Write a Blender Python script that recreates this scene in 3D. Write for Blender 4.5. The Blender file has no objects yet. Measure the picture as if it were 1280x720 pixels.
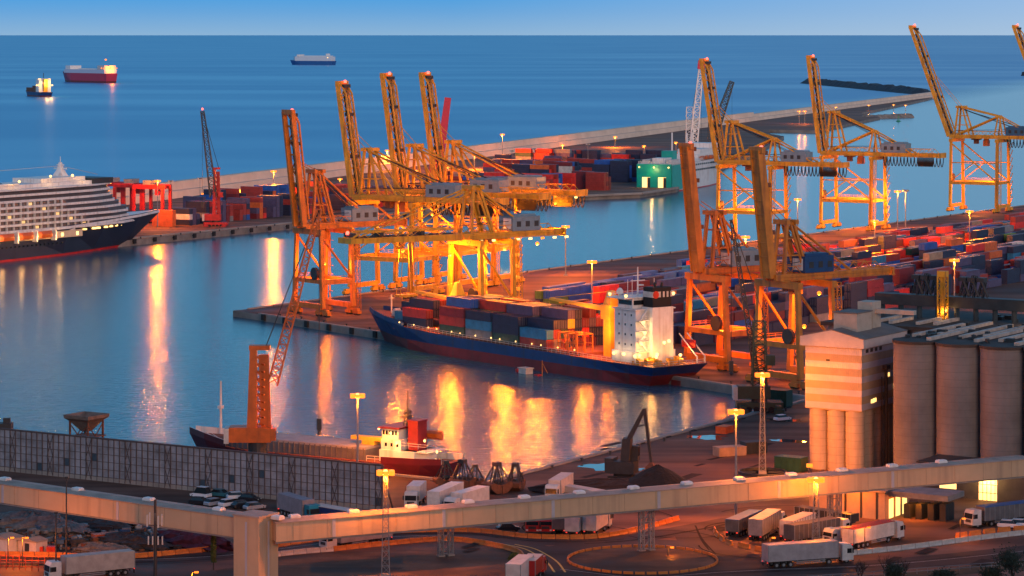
import bpy, math, random
from mathutils import Vector, Matrix
R = math.radians
random.seed(7)
S = bpy.context.scene
COL = S.collection
# ------------------------------------------------------------------ camera
H = 90.0; F = 3600.0; HY = 43.0          # eye height (m), focal length (px of a 1280 wide frame), horizon row
cam = bpy.data.cameras.new('camera'); camo = bpy.data.objects.new('camera', cam); COL.objects.link(camo)
camo.location = (0, 0, H); camo.rotation_euler = (R(90), 0, 0)
cam.sensor_width = 36; cam.lens = 36*F/1280; cam.shift_y = -(360-HY)/1280
cam.clip_start = 1; cam.clip_end = 400000
S.camera = camo
# ------------------------------------------------------------------ sky, sun, exposure
W = bpy.data.worlds.new('World'); S.world = W; W.use_nodes = True
nt = W.node_tree; nt.nodes.clear()
def wn(t, **k):
    n = nt.nodes.new(t)
    for a, b in k.items(): setattr(n, a, b)
    return n
out = wn('ShaderNodeOutputWorld'); bg = wn('ShaderNodeBackground')
sky = wn('ShaderNodeTexSky'); sky.sky_type = 'NISHITA'; sky.sun_disc = False
SUN_EL, SUN_AZ = 3.0, 165.0               # low sun behind the viewer, a little to the right
sky.sun_elevation = R(SUN_EL); sky.sun_rotation = R(SUN_AZ); sky.altitude = 90; sky.ozone_density = 4.0; sky.dust_density = 0.6; sky.air_density = 1.0
tc = wn('ShaderNodeTexCoord'); sep = wn('ShaderNodeSeparateXYZ'); nt.links.new(tc.outputs['Generated'], sep.inputs[0])
rmp = wn('ShaderNodeValToRGB'); cr = rmp.color_ramp
SKYSTOPS = [(0.0, (1.5, 2.75, 4.2)), (0.011, (0.45, 2.1, 4.5)), (0.03, (0.95, 3.4, 5.9)), (0.12, (1.15, 4.0, 6.3)), (0.30, (0.5, 1.7, 3.3)), (1.0, (0.5, 0.85, 1.6))]
while len(cr.elements) < len(SKYSTOPS): cr.elements.new(0.5)
for e, (p, c) in zip(cr.elements, SKYSTOPS):
    e.position = p; e.color = (c[0], c[1], c[2], 1)
nt.links.new(sep.outputs['Z'], rmp.inputs[0])
mx = wn('ShaderNodeMix', data_type='RGBA'); mx.inputs['Factor'].default_value = 0.86
nt.links.new(sky.outputs[0], mx.inputs['A']); nt.links.new(rmp.outputs[0], mx.inputs['B'])
# the afterglow pales the sky towards the right (west of south)
az = wn('ShaderNodeMapRange'); az.inputs['From Min'].default_value = -.02; az.inputs['From Max'].default_value = .30; az.inputs['To Max'].default_value = .75; nt.links.new(sep.outputs['X'], az.inputs['Value'])
up = wn('ShaderNodeMapRange'); up.inputs['From Min'].default_value = .30; up.inputs['From Max'].default_value = .05; nt.links.new(sep.outputs['Z'], up.inputs['Value'])
am = wn('ShaderNodeMath', operation='MULTIPLY'); nt.links.new(az.outputs[0], am.inputs[0]); nt.links.new(up.outputs[0], am.inputs[1])
mx2 = wn('ShaderNodeMix', data_type='RGBA'); nt.links.new(am.outputs[0], mx2.inputs['Factor']); nt.links.new(mx.outputs['Result'], mx2.inputs['A']); mx2.inputs['B'].default_value = (2.9, 3.5, 4.3, 1)
nt.links.new(mx2.outputs['Result'], bg.inputs[0]); bg.inputs[1].default_value = 0.15
nt.links.new(bg.outputs[0], out.inputs[0])
sl = bpy.data.lights.new('sun', 'SUN'); sl.energy = 1.45; sl.angle = R(22); sl.color = (1.0, 0.62, 0.42)
so = bpy.data.objects.new('sun', sl); COL.objects.link(so)
so.rotation_euler = (R(90-12), 0, R(16))   # afterglow from behind the viewer
S.view_settings.view_transform = 'Standard'; S.view_settings.look = 'None'
S.view_settings.exposure = 0.3; S.view_settings.gamma = 1.0; S.view_settings.use_curve_mapping = False
S.cycles.use_denoising = True
try: S.cycles.use_light_tree = True
except Exception: pass
S.cycles.max_bounces = 4; S.cycles.diffuse_bounces = 2; S.cycles.glossy_bounces = 3; S.cycles.sample_clamp_indirect = 3; S.cycles.sample_clamp_direct = 0
# ------------------------------------------------------------------ helpers
def gp(px, py, z=0.0):
    """ground point seen at a photo pixel, as world metres"""
    Y = F*(H-z)/(py-HY); return Vector(((px-640)*Y/F, Y, z))
def xat(px, Y): return (px-640)*Y/F
def zat(py, Y): return H-(py-HY)*Y/F
U = Vector((.529, .849)); V = Vector((.849, -.529)); AV = math.atan2(V.y, V.x); AU = math.atan2(U.y, U.x)
N = Vector((.590, -.807)); M_ = Vector((.807, .590)); AM = math.atan2(M_.y, M_.x)
class MB:
    def __init__(s): s.v = []; s.f = []; s.m = []
    def add(s, vs, fs, mi=0):
        b = len(s.v); s.v += [tuple(v) for v in vs]; s.f += [tuple(i+b for i in f) for f in fs]; s.m += [mi]*len(fs); return s
    def box(s, c, d, rz=0, mi=0):
        cx, cy, cz = c; a, b, h = d[0]/2, d[1]/2, d[2]/2; co, si = math.cos(rz), math.sin(rz)
        vs = []
        for z in (-h, h):
            for x, y in ((-a, -b), (a, -b), (a, b), (-a, b)):
                vs.append((cx+x*co-y*si, cy+x*si+y*co, cz+z))
        return s.add(vs, [(3,2,1,0),(4,5,6,7),(0,1,5,4),(1,2,6,5),(2,3,7,6),(3,0,4,7)], mi)
    def bb(s, x0, x1, y0, y1, z0, z1, mi=0):
        return s.box(((x0+x1)/2, (y0+y1)/2, (z0+z1)/2), (x1-x0, y1-y0, z1-z0), 0, mi)
    def beam(s, p, q, w, h=None, mi=0, w2=None, h2=None):
        p = Vector(p); q = Vector(q); h = h or w; w2 = w2 or w; h2 = h2 or h
        d = (q-p).normalized(); up = Vector((0,0,1)) if abs(d.z) < .95 else Vector((1,0,0))
        a = d.cross(up).normalized(); b = a.cross(d).normalized()
        vs = []
        for c, ww, hh in ((p, w, h), (q, w2, h2)):
            for x, y in ((-1,-1),(1,-1),(1,1),(-1,1)): vs.append(c+a*x*ww/2+b*y*hh/2)
        return s.add(vs, [(3,2,1,0),(4,5,6,7),(0,1,5,4),(1,2,6,5),(2,3,7,6),(3,0,4,7)], mi)
    def tube(s, p, q, r, r2=None, n=8, mi=0):
        p = Vector(p); q = Vector(q); r2 = r if r2 is None else r2
        d = (q-p).normalized(); up = Vector((0,0,1)) if abs(d.z) < .95 else Vector((1,0,0))
        a = d.cross(up).normalized(); b = a.cross(d).normalized(); vs = []
        for c, rr in ((p, r), (q, r2)):
            for i in range(n):
                t = 2*math.pi*i/n; vs.append(c+a*math.cos(t)*rr+b*math.sin(t)*rr)
        fs = [(i, (i+1) % n, n+(i+1) % n, n+i) for i in range(n)]+[tuple(reversed(range(n))), tuple(range(n, 2*n))]
        return s.add(vs, fs, mi)
    def prism(s, pts, z0, z1, mi=0, top=None):
        n = len(pts); vs = [(p[0], p[1], z0) for p in pts]+[(p[0], p[1], z1) for p in pts]
        s.add(vs, [(i, (i+1) % n, n+(i+1) % n, n+i) for i in range(n)]+[tuple(reversed(range(n)))], mi)
        s.f.append(tuple(range(len(s.v)-n, len(s.v)))); s.m.append(mi if top is None else top); return s
    def loft(s, rings, mi=0, cap=True, closed=True):
        n = len(rings[0]); b = len(s.v)
        for r in rings: s.v += [tuple(p) for p in r]
        for k in range(len(rings)-1):
            for i in range(n if closed else n-1):
                s.f.append((b+k*n+i, b+k*n+(i+1) % n, b+(k+1)*n+(i+1) % n, b+(k+1)*n+i)); s.m.append(mi)
        if cap:
            s.f.append(tuple(b+i for i in reversed(range(n)))); s.m.append(mi)
            s.f.append(tuple(b+(len(rings)-1)*n+i for i in range(n))); s.m.append(mi)
        return s
    def lathe(s, prof, n=24, c=(0,0), mi=0):
        return s.loft([[(c[0]+r*math.cos(2*math.pi*i/n), c[1]+r*math.sin(2*math.pi*i/n), z) for i in range(n)] for r, z in prof], mi)
    def lattice(s, p, q, w0, w1, n, r, mi=0, h0=None, h1=None):
        """four-chord truss from p to q"""
        p = Vector(p); q = Vector(q); d = (q-p).normalized(); up = Vector((0,0,1)) if abs(d.z) < .95 else Vector((1,0,0))
        a = d.cross(up).normalized(); b = a.cross(d).normalized(); h0 = h0 or w0; h1 = h1 or w1
        def pt(t, k):
            x, y = ((-1,-1),(1,-1),(1,1),(-1,1))[k % 4]; return p.lerp(q, t)+a*x*(w0+(w1-w0)*t)/2+b*y*(h0+(h1-h0)*t)/2
        for k in range(4): s.beam(pt(0, k), pt(1, k), r*2, mi=mi)
        for i in range(n):
            t0, t1 = i/n, (i+1)/n
            for k in range(4):
                A, B = (pt(t0, k), pt(t1, k+1)) if i % 2 else (pt(t0, k+1), pt(t1, k))
                s.beam(A, B, r*1.1, mi=mi)
                s.beam(pt(t1, k), pt(t1, k+1), r*1.1, mi=mi)
        return s
    def blob(s, c, d, seed=0, n=10, m=6, amp=.2, mi=0, zmin=0, cone=False):
        """irregular heap: a noisy dome standing on zmin"""
        rnd = random.Random(seed); rings = []
        for j in range(m+1):
            ph = j/m*math.pi/2; rr = math.cos(ph)**.8 if j < m else .02; zz = math.sin(ph)**1.15
            if cone: q = j/m; rr = max(.02, 1-q**1.15); zz = q-.06*max(0, q-.75)*4
            rings.append([(c[0]+d[0]*rr*math.cos(2*math.pi*i/n)*(1+rnd.uniform(-amp, amp)), c[1]+d[1]*rr*math.sin(2*math.pi*i/n)*(1+rnd.uniform(-amp, amp)), max(zmin, c[2]+d[2]*zz*(1+rnd.uniform(-amp, amp)*.6))) for i in range(n)])
        return s.loft(rings, mi)
    def build(s, name, mats, parent=None, loc=None, rz=0, smooth=False):
        me = bpy.data.meshes.new(name); me.from_pydata(s.v, [], s.f)
        if not isinstance(mats, (list, tuple)): mats = [mats]
        for m in mats: me.materials.append(m)
        me.polygons.foreach_set('material_index', s.m)
        if smooth: me.polygons.foreach_set('use_smooth', [True]*len(s.f))
        me.update(); o = bpy.data.objects.new(name, me); COL.objects.link(o)
        if parent is not None: o.parent = parent
        if loc is not None: o.location = loc
        o.rotation_euler.z = rz
        return o
def each(mb, name, mats, parent=None, groups=None):
    """one object for every solid added to the builder (solids share no vertices)"""
    par = list(range(len(mb.v)))
    def find(a):
        while par[a] != a: par[a] = par[par[a]]; a = par[a]
        return a
    for f in mb.f:
        for i in f[1:]: par[find(i)] = find(f[0])
    parts = {}
    for f, m_ in zip(mb.f, mb.m): parts.setdefault(find(f[0]), []).append((f, m_))
    out = []
    for fs in parts.values():
        o = MB(); idx = {}
        for f, m_ in fs:
            for i in f:
                if i not in idx: idx[i] = len(o.v); o.v.append(mb.v[i])
            o.f.append(tuple(idx[i] for i in f)); o.m.append(m_)
        out.append(o.build(name, mats, parent))
    return out
MB.each = each
def tag(o, label=None, cat=None, group=None, kind=None):
    if label: o['label'] = label
    if cat: o['category'] = cat
    if group: o['group'] = group
    if kind: o['kind'] = kind
    return o
def thing(name, label, cat, loc=(0,0,0), rz=0, group=None):
    o = bpy.data.objects.new(name, None); COL.objects.link(o); o.empty_display_size = 1
    o.location = loc; o.rotation_euler.z = rz; return tag(o, label, cat, group)
def kids(o): return [c for c in COL.objects if c.parent == o]
def copy_tree(o, parent=None):
    c = o.copy(); COL.objects.link(c)
    if parent is not None: c.parent = parent
    for k in list(o.children): copy_tree(k, c)
    return c
def rail(mb, pts, h=1.0, r=.05, mi=0):
    for a, c in zip(pts, pts[1:]):
        a = Vector(a); c = Vector(c); 
        for z in (h*.5, h): mb.tube(a+Vector((0,0,z)), c+Vector((0,0,z)), r, n=4, mi=mi)
        n = max(1, int((c-a).length/2))
        for k in range(n+1): q = a.lerp(c, k/n); mb.tube(q, q+Vector((0,0,h)), r, n=4, mi=mi)
# ------------------------------------------------------------------ materials
MATS = {}
def mat(name, col, rough=.6, metal=0., var=.25, scale=.6, bump=0., bscale=3., corr=None, emit=None, estr=0, spec=.5, dirt=None, streak=None, rings=0):
    if name in MATS: return MATS[name]
    m = bpy.data.materials.new(name); m.use_nodes = True; t = m.node_tree; b = t.nodes['Principled BSDF']
    b.inputs['Roughness'].default_value = rough; b.inputs['Metallic'].default_value = metal
    b.inputs['Specular IOR Level'].default_value = spec
    L = t.links; nn = t.nodes.new
    co = nn('ShaderNodeTexCoord')
    if var > 0:
        nz = nn('ShaderNodeTexNoise'); nz.inputs['Scale'].default_value = scale; nz.inputs['Detail'].default_value = 6; nz.inputs['Roughness'].default_value = .65
        L.new(co.outputs['Object'], nz.inputs['Vector'])
        cr = nn('ShaderNodeValToRGB'); e = cr.color_ramp.elements
        lo = dirt or tuple(c*(1-var) for c in col); hi = tuple(min(1, c*(1+var*.6)) for c in col)
        e[0].position = .32; e[0].color = (*lo, 1); e[1].position = .68; e[1].color = (*hi, 1)
        L.new(nz.outputs['Fac'], cr.inputs[0]); last = cr.outputs[0]
        def over(fac, colr):
            mxn = nn('ShaderNodeMix'); mxn.data_type = 'RGBA'; L.new(fac, mxn.inputs['Factor']); L.new(last, mxn.inputs['A']); mxn.inputs['B'].default_value = (*colr, 1); return mxn.outputs['Result']
        if streak:                    # rust and dirt runs down the face
            mpn = nn('ShaderNodeMapping'); mpn.inputs['Scale'].default_value = (streak[1], streak[1], streak[1]*.06); L.new(co.outputs['Object'], mpn.inputs[0])
            ns = nn('ShaderNodeTexNoise'); ns.inputs['Scale'].default_value = 1; ns.inputs['Detail'].default_value = 5; L.new(mpn.outputs[0], ns.inputs['Vector'])
            ms_ = nn('ShaderNodeMapRange'); ms_.inputs['From Min'].default_value = .52; ms_.inputs['From Max'].default_value = .72; ms_.inputs['To Max'].default_value = streak[2]; L.new(ns.outputs['Fac'], ms_.inputs['Value']); last = over(ms_.outputs[0], streak[0])
        if rings:                     # pour joints
            sx = nn('ShaderNodeSeparateXYZ'); L.new(co.outputs['Object'], sx.inputs[0])
            m1 = nn('ShaderNodeMath'); m1.operation = 'MULTIPLY'; m1.inputs[1].default_value = 1/rings; L.new(sx.outputs['Z'], m1.inputs[0])
            m2_ = nn('ShaderNodeMath'); m2_.operation = 'FRACT'; L.new(m1.outputs[0], m2_.inputs[0])
            m3 = nn('ShaderNodeMath'); m3.operation = 'LESS_THAN'; m3.inputs[1].default_value = .09; L.new(m2_.outputs[0], m3.inputs[0])
            m4 = nn('ShaderNodeMath'); m4.operation = 'MULTIPLY'; m4.inputs[1].default_value = .35; L.new(m3.outputs[0], m4.inputs[0]); last = over(m4.outputs[0], tuple(c*.5 for c in col))
        L.new(last, b.inputs['Base Color'])
    else: b.inputs['Base Color'].default_value = (*col, 1)
    if corr:                          # corrugated sheet: ribs along the length of the side
        wv = nn('ShaderNodeTexWave'); wv.bands_direction = corr[0]; wv.inputs['Scale'].default_value = corr[1]
        L.new(co.outputs['Object'], wv.inputs['Vector'])
        bp = nn('ShaderNodeBump'); bp.inputs['Strength'].default_value = .5; bp.inputs['Distance'].default_value = .05
        L.new(wv.outputs['Fac'], bp.inputs['Height']); L.new(bp.outputs[0], b.inputs['Normal'])
    elif bump > 0:
        n2 = nn('ShaderNodeTexNoise'); n2.inputs['Scale'].default_value = bscale; n2.inputs['Detail'].default_value = 5
        L.new(co.outputs['Object'], n2.inputs['Vector'])
        bp = nn('ShaderNodeBump'); bp.inputs['Strength'].default_value = bump; bp.inputs['Distance'].default_value = .15
        L.new(n2.outputs['Fac'], bp.inputs['Height']); L.new(bp.outputs[0], b.inputs['Normal'])
    if emit:
        b.inputs['Emission Color'].default_value = (*emit, 1); b.inputs['Emission Strength'].default_value = estr
    MATS[name] = m; return m
SOD = (1.0, .205, .006); WARM = (1.0, .52, .15)
yellow = mat('crane_yellow', (.72, .33, .016), .5, var=.3, scale=.25, streak=((.22, .07, .02), .7, .75))
orange = mat('crane_orange', (.64, .18, .016), .5, var=.3, scale=.25, streak=((.20, .06, .02), .7, .75))
redp = mat('red_paint', (.50, .015, .012), .5, var=.3, scale=.3)
white = mat('white_paint', (.72, .72, .70), .45, var=.12, scale=.4, streak=((.35, .25, .18), .8, .5))
offw = mat('weathered_white', (.55, .52, .48), .6, var=.25, scale=.5)
dark = mat('dark_steel', (.03, .032, .035), .55, var=.3)
black = mat('black_rubber', (.012, .012, .013), .8, var=.2)
grey = mat('grey_steel', (.22, .23, .24), .5, var=.25)
housec = mat('machinery_house_paint', (.16, .24, .30), .5, var=.2)
navy = mat('navy_paint', (.010, .035, .15), .45, var=.25, scale=.2, streak=((.05, .03, .03), .5, .6))
hullred = mat('antifouling_red', (.17, .018, .02), .55, var=.35, scale=.15, streak=((.09, .04, .03), .5, .7))
oxide = mat('deck_oxide', (.30, .09, .045), .7, var=.3, scale=.3)
glass = mat('dark_glass', (.015, .02, .025), .12, var=0)
conc = mat('concrete', (.30, .27, .24), .85, var=.3, scale=.12, bump=.2)
quayc = mat('quay_concrete', (.22, .20, .18), .85, var=.4, scale=.12, bump=.3)
rust = mat('rusty_steel', (.16, .06, .03), .75, var=.45, scale=.8)
teal = mat('teal_paint', (.0, .33, .27), .45, var=.15, scale=.2)
bulb_s = mat('sodium_bulb', (.02, .01, .004), .5, var=0, emit=(1.0, .19, .012), estr=2.3)
core_glow = mat('glare_core', (.02, .01, .004), .5, var=0, emit=(1.0, .5, .1), estr=5)
bulb_w = mat('warm_bulb', (.02, .018, .012), .5, var=0, emit=(1.0, .55, .16), estr=3.2)
bulb_r = mat('red_bulb', (.05, .01, .01), .5, var=0, emit=(1.0, .08, .05), estr=5)
litwin = mat('lit_window', (.8, .7, .4), .4, var=0, emit=(1.0, .55, .16), estr=1.6)
def pointlight(parent, loc, power, col=SOD, r=.5, name='lamp_light'):
    l = bpy.data.lights.new(name, 'POINT'); l.energy = power; l.color = col; l.shadow_soft_size = r
    o = bpy.data.objects.new(name, l); COL.objects.link(o); o.location = loc
    if parent is not None: o.parent = parent
    return o
ORD = ['first','second','third','fourth','fifth','sixth','seventh','eighth','ninth','tenth','eleventh','twelfth','thirteenth','fourteenth','fifteenth','sixteenth','seventeenth','eighteenth','nineteenth','twentieth']+['twenty-'+w for w in ('first','second','third','fourth','fifth','sixth','seventh','eighth','ninth')]+['thirtieth']+['thirty-'+w for w in ('first','second','third','fourth','fifth','sixth','seventh','eighth','ninth')]
# ------------------------------------------------------------------ setting: water, land
WL = -2.0                                   # water level below the quay
m = bpy.data.materials.new('water'); m.use_nodes = True; t = m.node_tree; b = t.nodes['Principled BSDF']; L = t.links
b.inputs['IOR'].default_value = 1.33
geo = t.nodes.new('ShaderNodeNewGeometry')
def maprange(i, a0, a1, b0, b1):
    n = t.nodes.new('ShaderNodeMapRange'); n.inputs['From Min'].default_value = a0; n.inputs['From Max'].default_value = a1
    n.inputs['To Min'].default_value = b0; n.inputs['To Max'].default_value = b1; L.new(i, n.inputs['Value']); return n.outputs[0]
def math2(op, a, bb_):
    n = t.nodes.new('ShaderNodeMath'); n.operation = op
    for i, x in enumerate((a, bb_)):
        if isinstance(x, (int, float)): n.inputs[i].default_value = x
        else: L.new(x, n.inputs[i])
    return n.outputs[0]
sp = t.nodes.new('ShaderNodeSeparateXYZ'); L.new(geo.outputs['Position'], sp.inputs[0])
# wind: the basin behind the mole is calm, the open sea is ruffled
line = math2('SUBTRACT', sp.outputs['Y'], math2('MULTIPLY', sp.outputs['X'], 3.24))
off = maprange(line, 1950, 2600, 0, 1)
mp = t.nodes.new('ShaderNodeMapping'); mp.inputs['Scale'].default_value = (.0008, .0022, 1); L.new(geo.outputs['Position'], mp.inputs[0])
n1 = t.nodes.new('ShaderNodeTexNoise'); n1.inputs['Scale'].default_value = 1; n1.inputs['Detail'].default_value = 3; L.new(mp.outputs[0], n1.inputs['Vector'])
slick = maprange(n1.outputs['Fac'], .42, .64, 0, 1)
r_sea = maprange(slick, 0, 1, .36, .305)
mr = t.nodes.new('ShaderNodeMix'); L.new(off, mr.inputs['Factor']); mr.inputs['A'].default_value = .20; L.new(r_sea, mr.inputs['B'])
L.new(mr.outputs['Result'], b.inputs['Roughness'])
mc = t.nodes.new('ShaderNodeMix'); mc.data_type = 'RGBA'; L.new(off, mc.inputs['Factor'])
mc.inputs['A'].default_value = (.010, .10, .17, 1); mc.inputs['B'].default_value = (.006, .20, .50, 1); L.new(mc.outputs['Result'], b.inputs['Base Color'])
mp2 = t.nodes.new('ShaderNodeMapping'); mp2.inputs['Scale'].default_value = (.22, .75, 1); L.new(geo.outputs['Position'], mp2.inputs[0])
n2 = t.nodes.new('ShaderNodeTexNoise'); n2.inputs['Scale'].default_value = 1; n2.inputs['Detail'].default_value = 3; L.new(mp2.outputs[0], n2.inputs['Vector'])
bp = t.nodes.new('ShaderNodeBump'); bp.inputs['Distance'].default_value = .5; L.new(maprange(sp.outputs['Y'], 500, 1500, .9, .06), bp.inputs['Strength'])
L.new(n2.outputs['Fac'], bp.inputs['Height']); L.new(bp.outputs[0], b.inputs['Normal'])
water_m = m
tag(MB().add([(-90000, 100, WL), (90000, 100, WL), (90000, 300000, WL), (-90000, 300000, WL)], [(0,1,2,3)]).build('water', m), kind='structure')

def groundmat(name, c1, c2, rough=.85, scale=.03, c3=None):
    m = bpy.data.materials.new(name); m.use_nodes = True; t = m.node_tree; b = t.nodes['Principled BSDF']; L = t.links
    co = t.nodes.new('ShaderNodeTexCoord'); n = t.nodes.new('ShaderNodeTexNoise'); n.inputs['Scale'].default_value = scale; n.inputs['Detail'].default_value = 9; n.inputs['Roughness'].default_value = .62
    L.new(co.outputs['Object'], n.inputs['Vector']); cr = t.nodes.new('ShaderNodeValToRGB'); e = cr.color_ramp.elements
    e[0].position = .36; e[0].color = (*c1, 1); e[1].position = .62; e[1].color = (*c2, 1)
    L.new(n.outputs['Fac'], cr.inputs[0]); last = cr.outputs[0]
    # tyre-dark lanes and stains along the working direction
    mp = t.nodes.new('ShaderNodeMapping'); mp.inputs['Rotation'].default_value = (0, 0, -AU); mp.inputs['Scale'].default_value = (.008, .12, 1)
    L.new(co.outputs['Object'], mp.inputs[0])
    n2 = t.nodes.new('ShaderNodeTexNoise'); n2.inputs['Scale'].default_value = 1; n2.inputs['Detail'].default_value = 6; L.new(mp.outputs[0], n2.inputs['Vector'])
    cr2 = t.nodes.new('ShaderNodeValToRGB'); e = cr2.color_ramp.elements; e[0].position = .35; e[0].color = (.55, .55, .55, 1); e[1].position = .6; e[1].color = (1.1, 1.1, 1.1, 1)
    L.new(n2.outputs['Fac'], cr2.inputs[0])
    mu = t.nodes.new('ShaderNodeMix'); mu.data_type = 'RGBA'; mu.blend_type = 'MULTIPLY'; mu.inputs['Factor'].default_value = 1
    L.new(last, mu.inputs['A']); L.new(cr2.outputs[0], mu.inputs['B']); L.new(mu.outputs['Result'], b.inputs['Base Color'])
    rr = t.nodes.new('ShaderNodeMapRange'); rr.inputs['To Min'].default_value = rough-.3; rr.inputs['To Max'].default_value = rough; rr.inputs['From Min'].default_value = .35; rr.inputs['From Max'].default_value = .55
    L.new(n.outputs['Fac'], rr.inputs['Value']); L.new(rr.outputs[0], b.inputs['Roughness'])
    b.inputs['Specular IOR Level'].default_value = .12
    bp = t.nodes.new('ShaderNodeBump'); bp.inputs['Strength'].default_value = .25; bp.inputs['Distance'].default_value = .1
    n3 = t.nodes.new('ShaderNodeTexNoise'); n3.inputs['Scale'].default_value = 1.2; n3.inputs['Detail'].default_value = 6; L.new(co.outputs['Object'], n3.inputs['Vector'])
    L.new(n3.outputs['Fac'], bp.inputs['Height']); L.new(bp.outputs[0], b.inputs['Normal'])
    return m
earth = groundmat('quay_ground', (.085, .046, .036), (.22, .125, .095))
asph = groundmat('asphalt', (.048, .031, .028), (.105, .072, .064), scale=.06)
earth2 = groundmat('rough_earth', (.045, .030, .024), (.17, .105, .075), scale=.12)
farland = groundmat('far_quay_ground', (.14, .075, .055), (.30, .17, .12), scale=.02)
# the hill the viewer stands on: falls to the road in front, its unseen rise behind added to shade the foreground
hm_ = MB(); nx, ny = 36, 26; rnd_ = random.Random(2)
for j in range(ny+1):
    for i in range(nx+1):
        x = -1400+2800*i/nx; y = -900+(1250*j/ny)
        z = 84-.245*y if y > -20 else 89+(-20-y)*.36*(1 if y > -340 else 0)+(115+(-340-y)*.03 if y <= -340 else 0)
        z = z*(1-.35*max(0, (abs(x)-500)/900)) + (rnd_.uniform(-4, 4) if y < -60 else 0)
        hm_.v.append((x, y, z if y < 340 else -1))
for j in range(ny):
    for i in range(nx):
        a_ = j*(nx+1)+i; hm_.f.append((a_, a_+1, a_+nx+2, a_+nx+1)); hm_.m.append(0)
tag(hm_.build('hills', groundmat('hill_scrub', (.02, .03, .012), (.06, .06, .03), scale=.05), smooth=True), kind='structure')
K = (-6.0, 577.0); BC = (74.0, 712.0); T0 = (-90.0, 938.0)
def along(p, d, s): return (p[0]+d[0]*s, p[1]+d[1]*s)
far_end = along(T0, U, 1500)
land = [along(K, -V, 420), K, BC, along(T0, N, 14), along(T0, N, 5), (T0[0]-1, T0[1]+1), along(T0, U, 6), far_end, (1400, 2000), (1400, 200), (-360, 200)]
tag(MB().prism(land, -6, 0, 0, 1).build('ground', [quayc, earth]), kind='structure')
# quay coping: a slightly paler kerb along the water's edge
def coping(pts, name, w=1.2, h=.35):
    mb = MB()
    for a, c in zip(pts, pts[1:]):
        d = Vector((c[0]-a[0], c[1]-a[1])).normalized(); nrm = Vector((d.y, -d.x))*w/2
        mb.beam((a[0]+nrm.x, a[1]+nrm.y, h/2+.004), (c[0]+nrm.x, c[1]+nrm.y, h/2+.004), w, h)
    return tag(mb.build(name, conc), kind='structure')
coping([along(T0, U, 6), far_end], 'quay_kerb'); coping([along(K, -V, 420), K], 'quay_kerb'); coping([K, BC], 'quay_kerb'); coping([BC, along(T0, N, 14)], 'quay_kerb')
# far quay with the mole behind it
Q0 = gp(160, 302); Q1 = gp(707, 247); q = [along(Q0[:2], U, -260), along(Q0[:2], U, 0), Q1[:2]]
shore = [gp(748, 245)[:2], gp(800, 243)[:2], gp(845, 236)[:2], gp(884, 222)[:2], gp(908, 206)[:2], gp(926, 201)[:2], gp(980, 171)[:2], gp(962, 168)[:2], gp(962, 163)[:2], gp(1020, 164)[:2], gp(1100, 147)[:2], gp(1075, 142)[:2], gp(1160, 124)[:2]]
MOLE0 = Vector((-191, 1565)); MD = Vector((783, 2536)).normalized()
mole_e = MOLE0+MD*2720
back = [tuple(mole_e), tuple(MOLE0+MD*1500+Vector((-12, 4))), tuple(MOLE0+Vector((-12, 4))), tuple(MOLE0-MD*620)]
tag(MB().prism([tuple(x) for x in q+shore]+back, -6, .6, 0, 1).build('far_quay', [quayc, farland]), kind='structure')
coping([tuple(q[0]), tuple(Q1[:2]), tuple(shore[0]), tuple(shore[1]), tuple(shore[2])], 'quay_kerb', 2.0, 1.2)
# mole wall
molec = mat('mole_stone', (.68, .55, .44), .9, var=.15, scale=.05, bump=.3, bscale=.5, spec=.1)
mb = MB()
for a, c, h in ((-620, 1500, 9.0), (1500, 2700, 7.0)):
    p = MOLE0+MD*a; e = MOLE0+MD*c; nn_ = Vector((MD.y, -MD.x))
    prof = [(-14, -5), (-6, h*.45), (-5, h), (0, h), (0.6, h*.5), (5, h*.5), (6, .2), (6, -5)]
    rings = [[(c_.x+nn_.x*o, c_.y+nn_.y*o, z) for o, z in prof] for c_ in (p, e)]
    mb.loft(rings)
tag(mb.build('mole_wall', molec), 'long pale stone mole wall running out to sea behind the far quay', 'sea wall')
# detached breakwater of dark rock and a low jetty
rock = mat('dark_rock', (.035, .045, .06), .9, var=.5, scale=.08, bump=.6, bscale=.3)
def rubble_bar(name, p, q_, w, h, lab, seed, m_=None):
    rnd = random.Random(seed); p = Vector(p); q_ = Vector(q_); d = (q_-p); n = 60; nn_ = Vector((d.y, -d.x, 0)).normalized(); mbx = MB(); rings = []
    for i in range(n+1):
        k = min(1, (min(i, n-i)+.6)/4); c_ = p+d*i/n
        rings.append([(c_.x+nn_.x*o*w*k+rnd.uniform(-1, 1), c_.y+nn_.y*o*w*k+rnd.uniform(-1, 1), WL-1+hh*(h+1)*k*(1+rnd.uniform(-.15, .15))) for o, hh in ((-1, 0), (-.6, .55), (-.25, 1), (.25, 1), (.6, .55), (1, 0))])
    mbx.loft(rings); return tag(mbx.build(name, m_ or rock), lab, 'breakwater')
rubble_bar('breakwater', gp(1005, 102), gp(1165, 117), 22, 9, 'dark rock breakwater lying alone in the sea beyond the pale mole', 3)
rubble_bar('jetty', gp(1078, 146.5), gp(1141, 144.5), 8, 4, 'low narrow jetty in the calm water below the pale mole', 5, quayc)
rubble_bar('breakwater', gp(1276, 93.5), gp(1330, 94), 12, 8, 'short dark breakwater end at the right edge near the horizon', 6)
b_ = thing('buoy', 'small green buoy floating below the low jetty', 'buoy', gp(1123, 152, WL))
grn = mat('buoy_green', (.01, .25, .12), .5, var=.1)
MB().lathe([(2.2, -.5), (2.4, .6), (1.6, 1.2)], 12).build('float_body', grn, b_); MB().lattice((0,0,1), (0,0,5.5), 1.8, .7, 3, .12).build('tower', grn, b_)
MB().lathe([(.5, 5.5), (.5, 6.1), (.1, 6.5)], 8).build('lantern', grn, b_)
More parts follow.
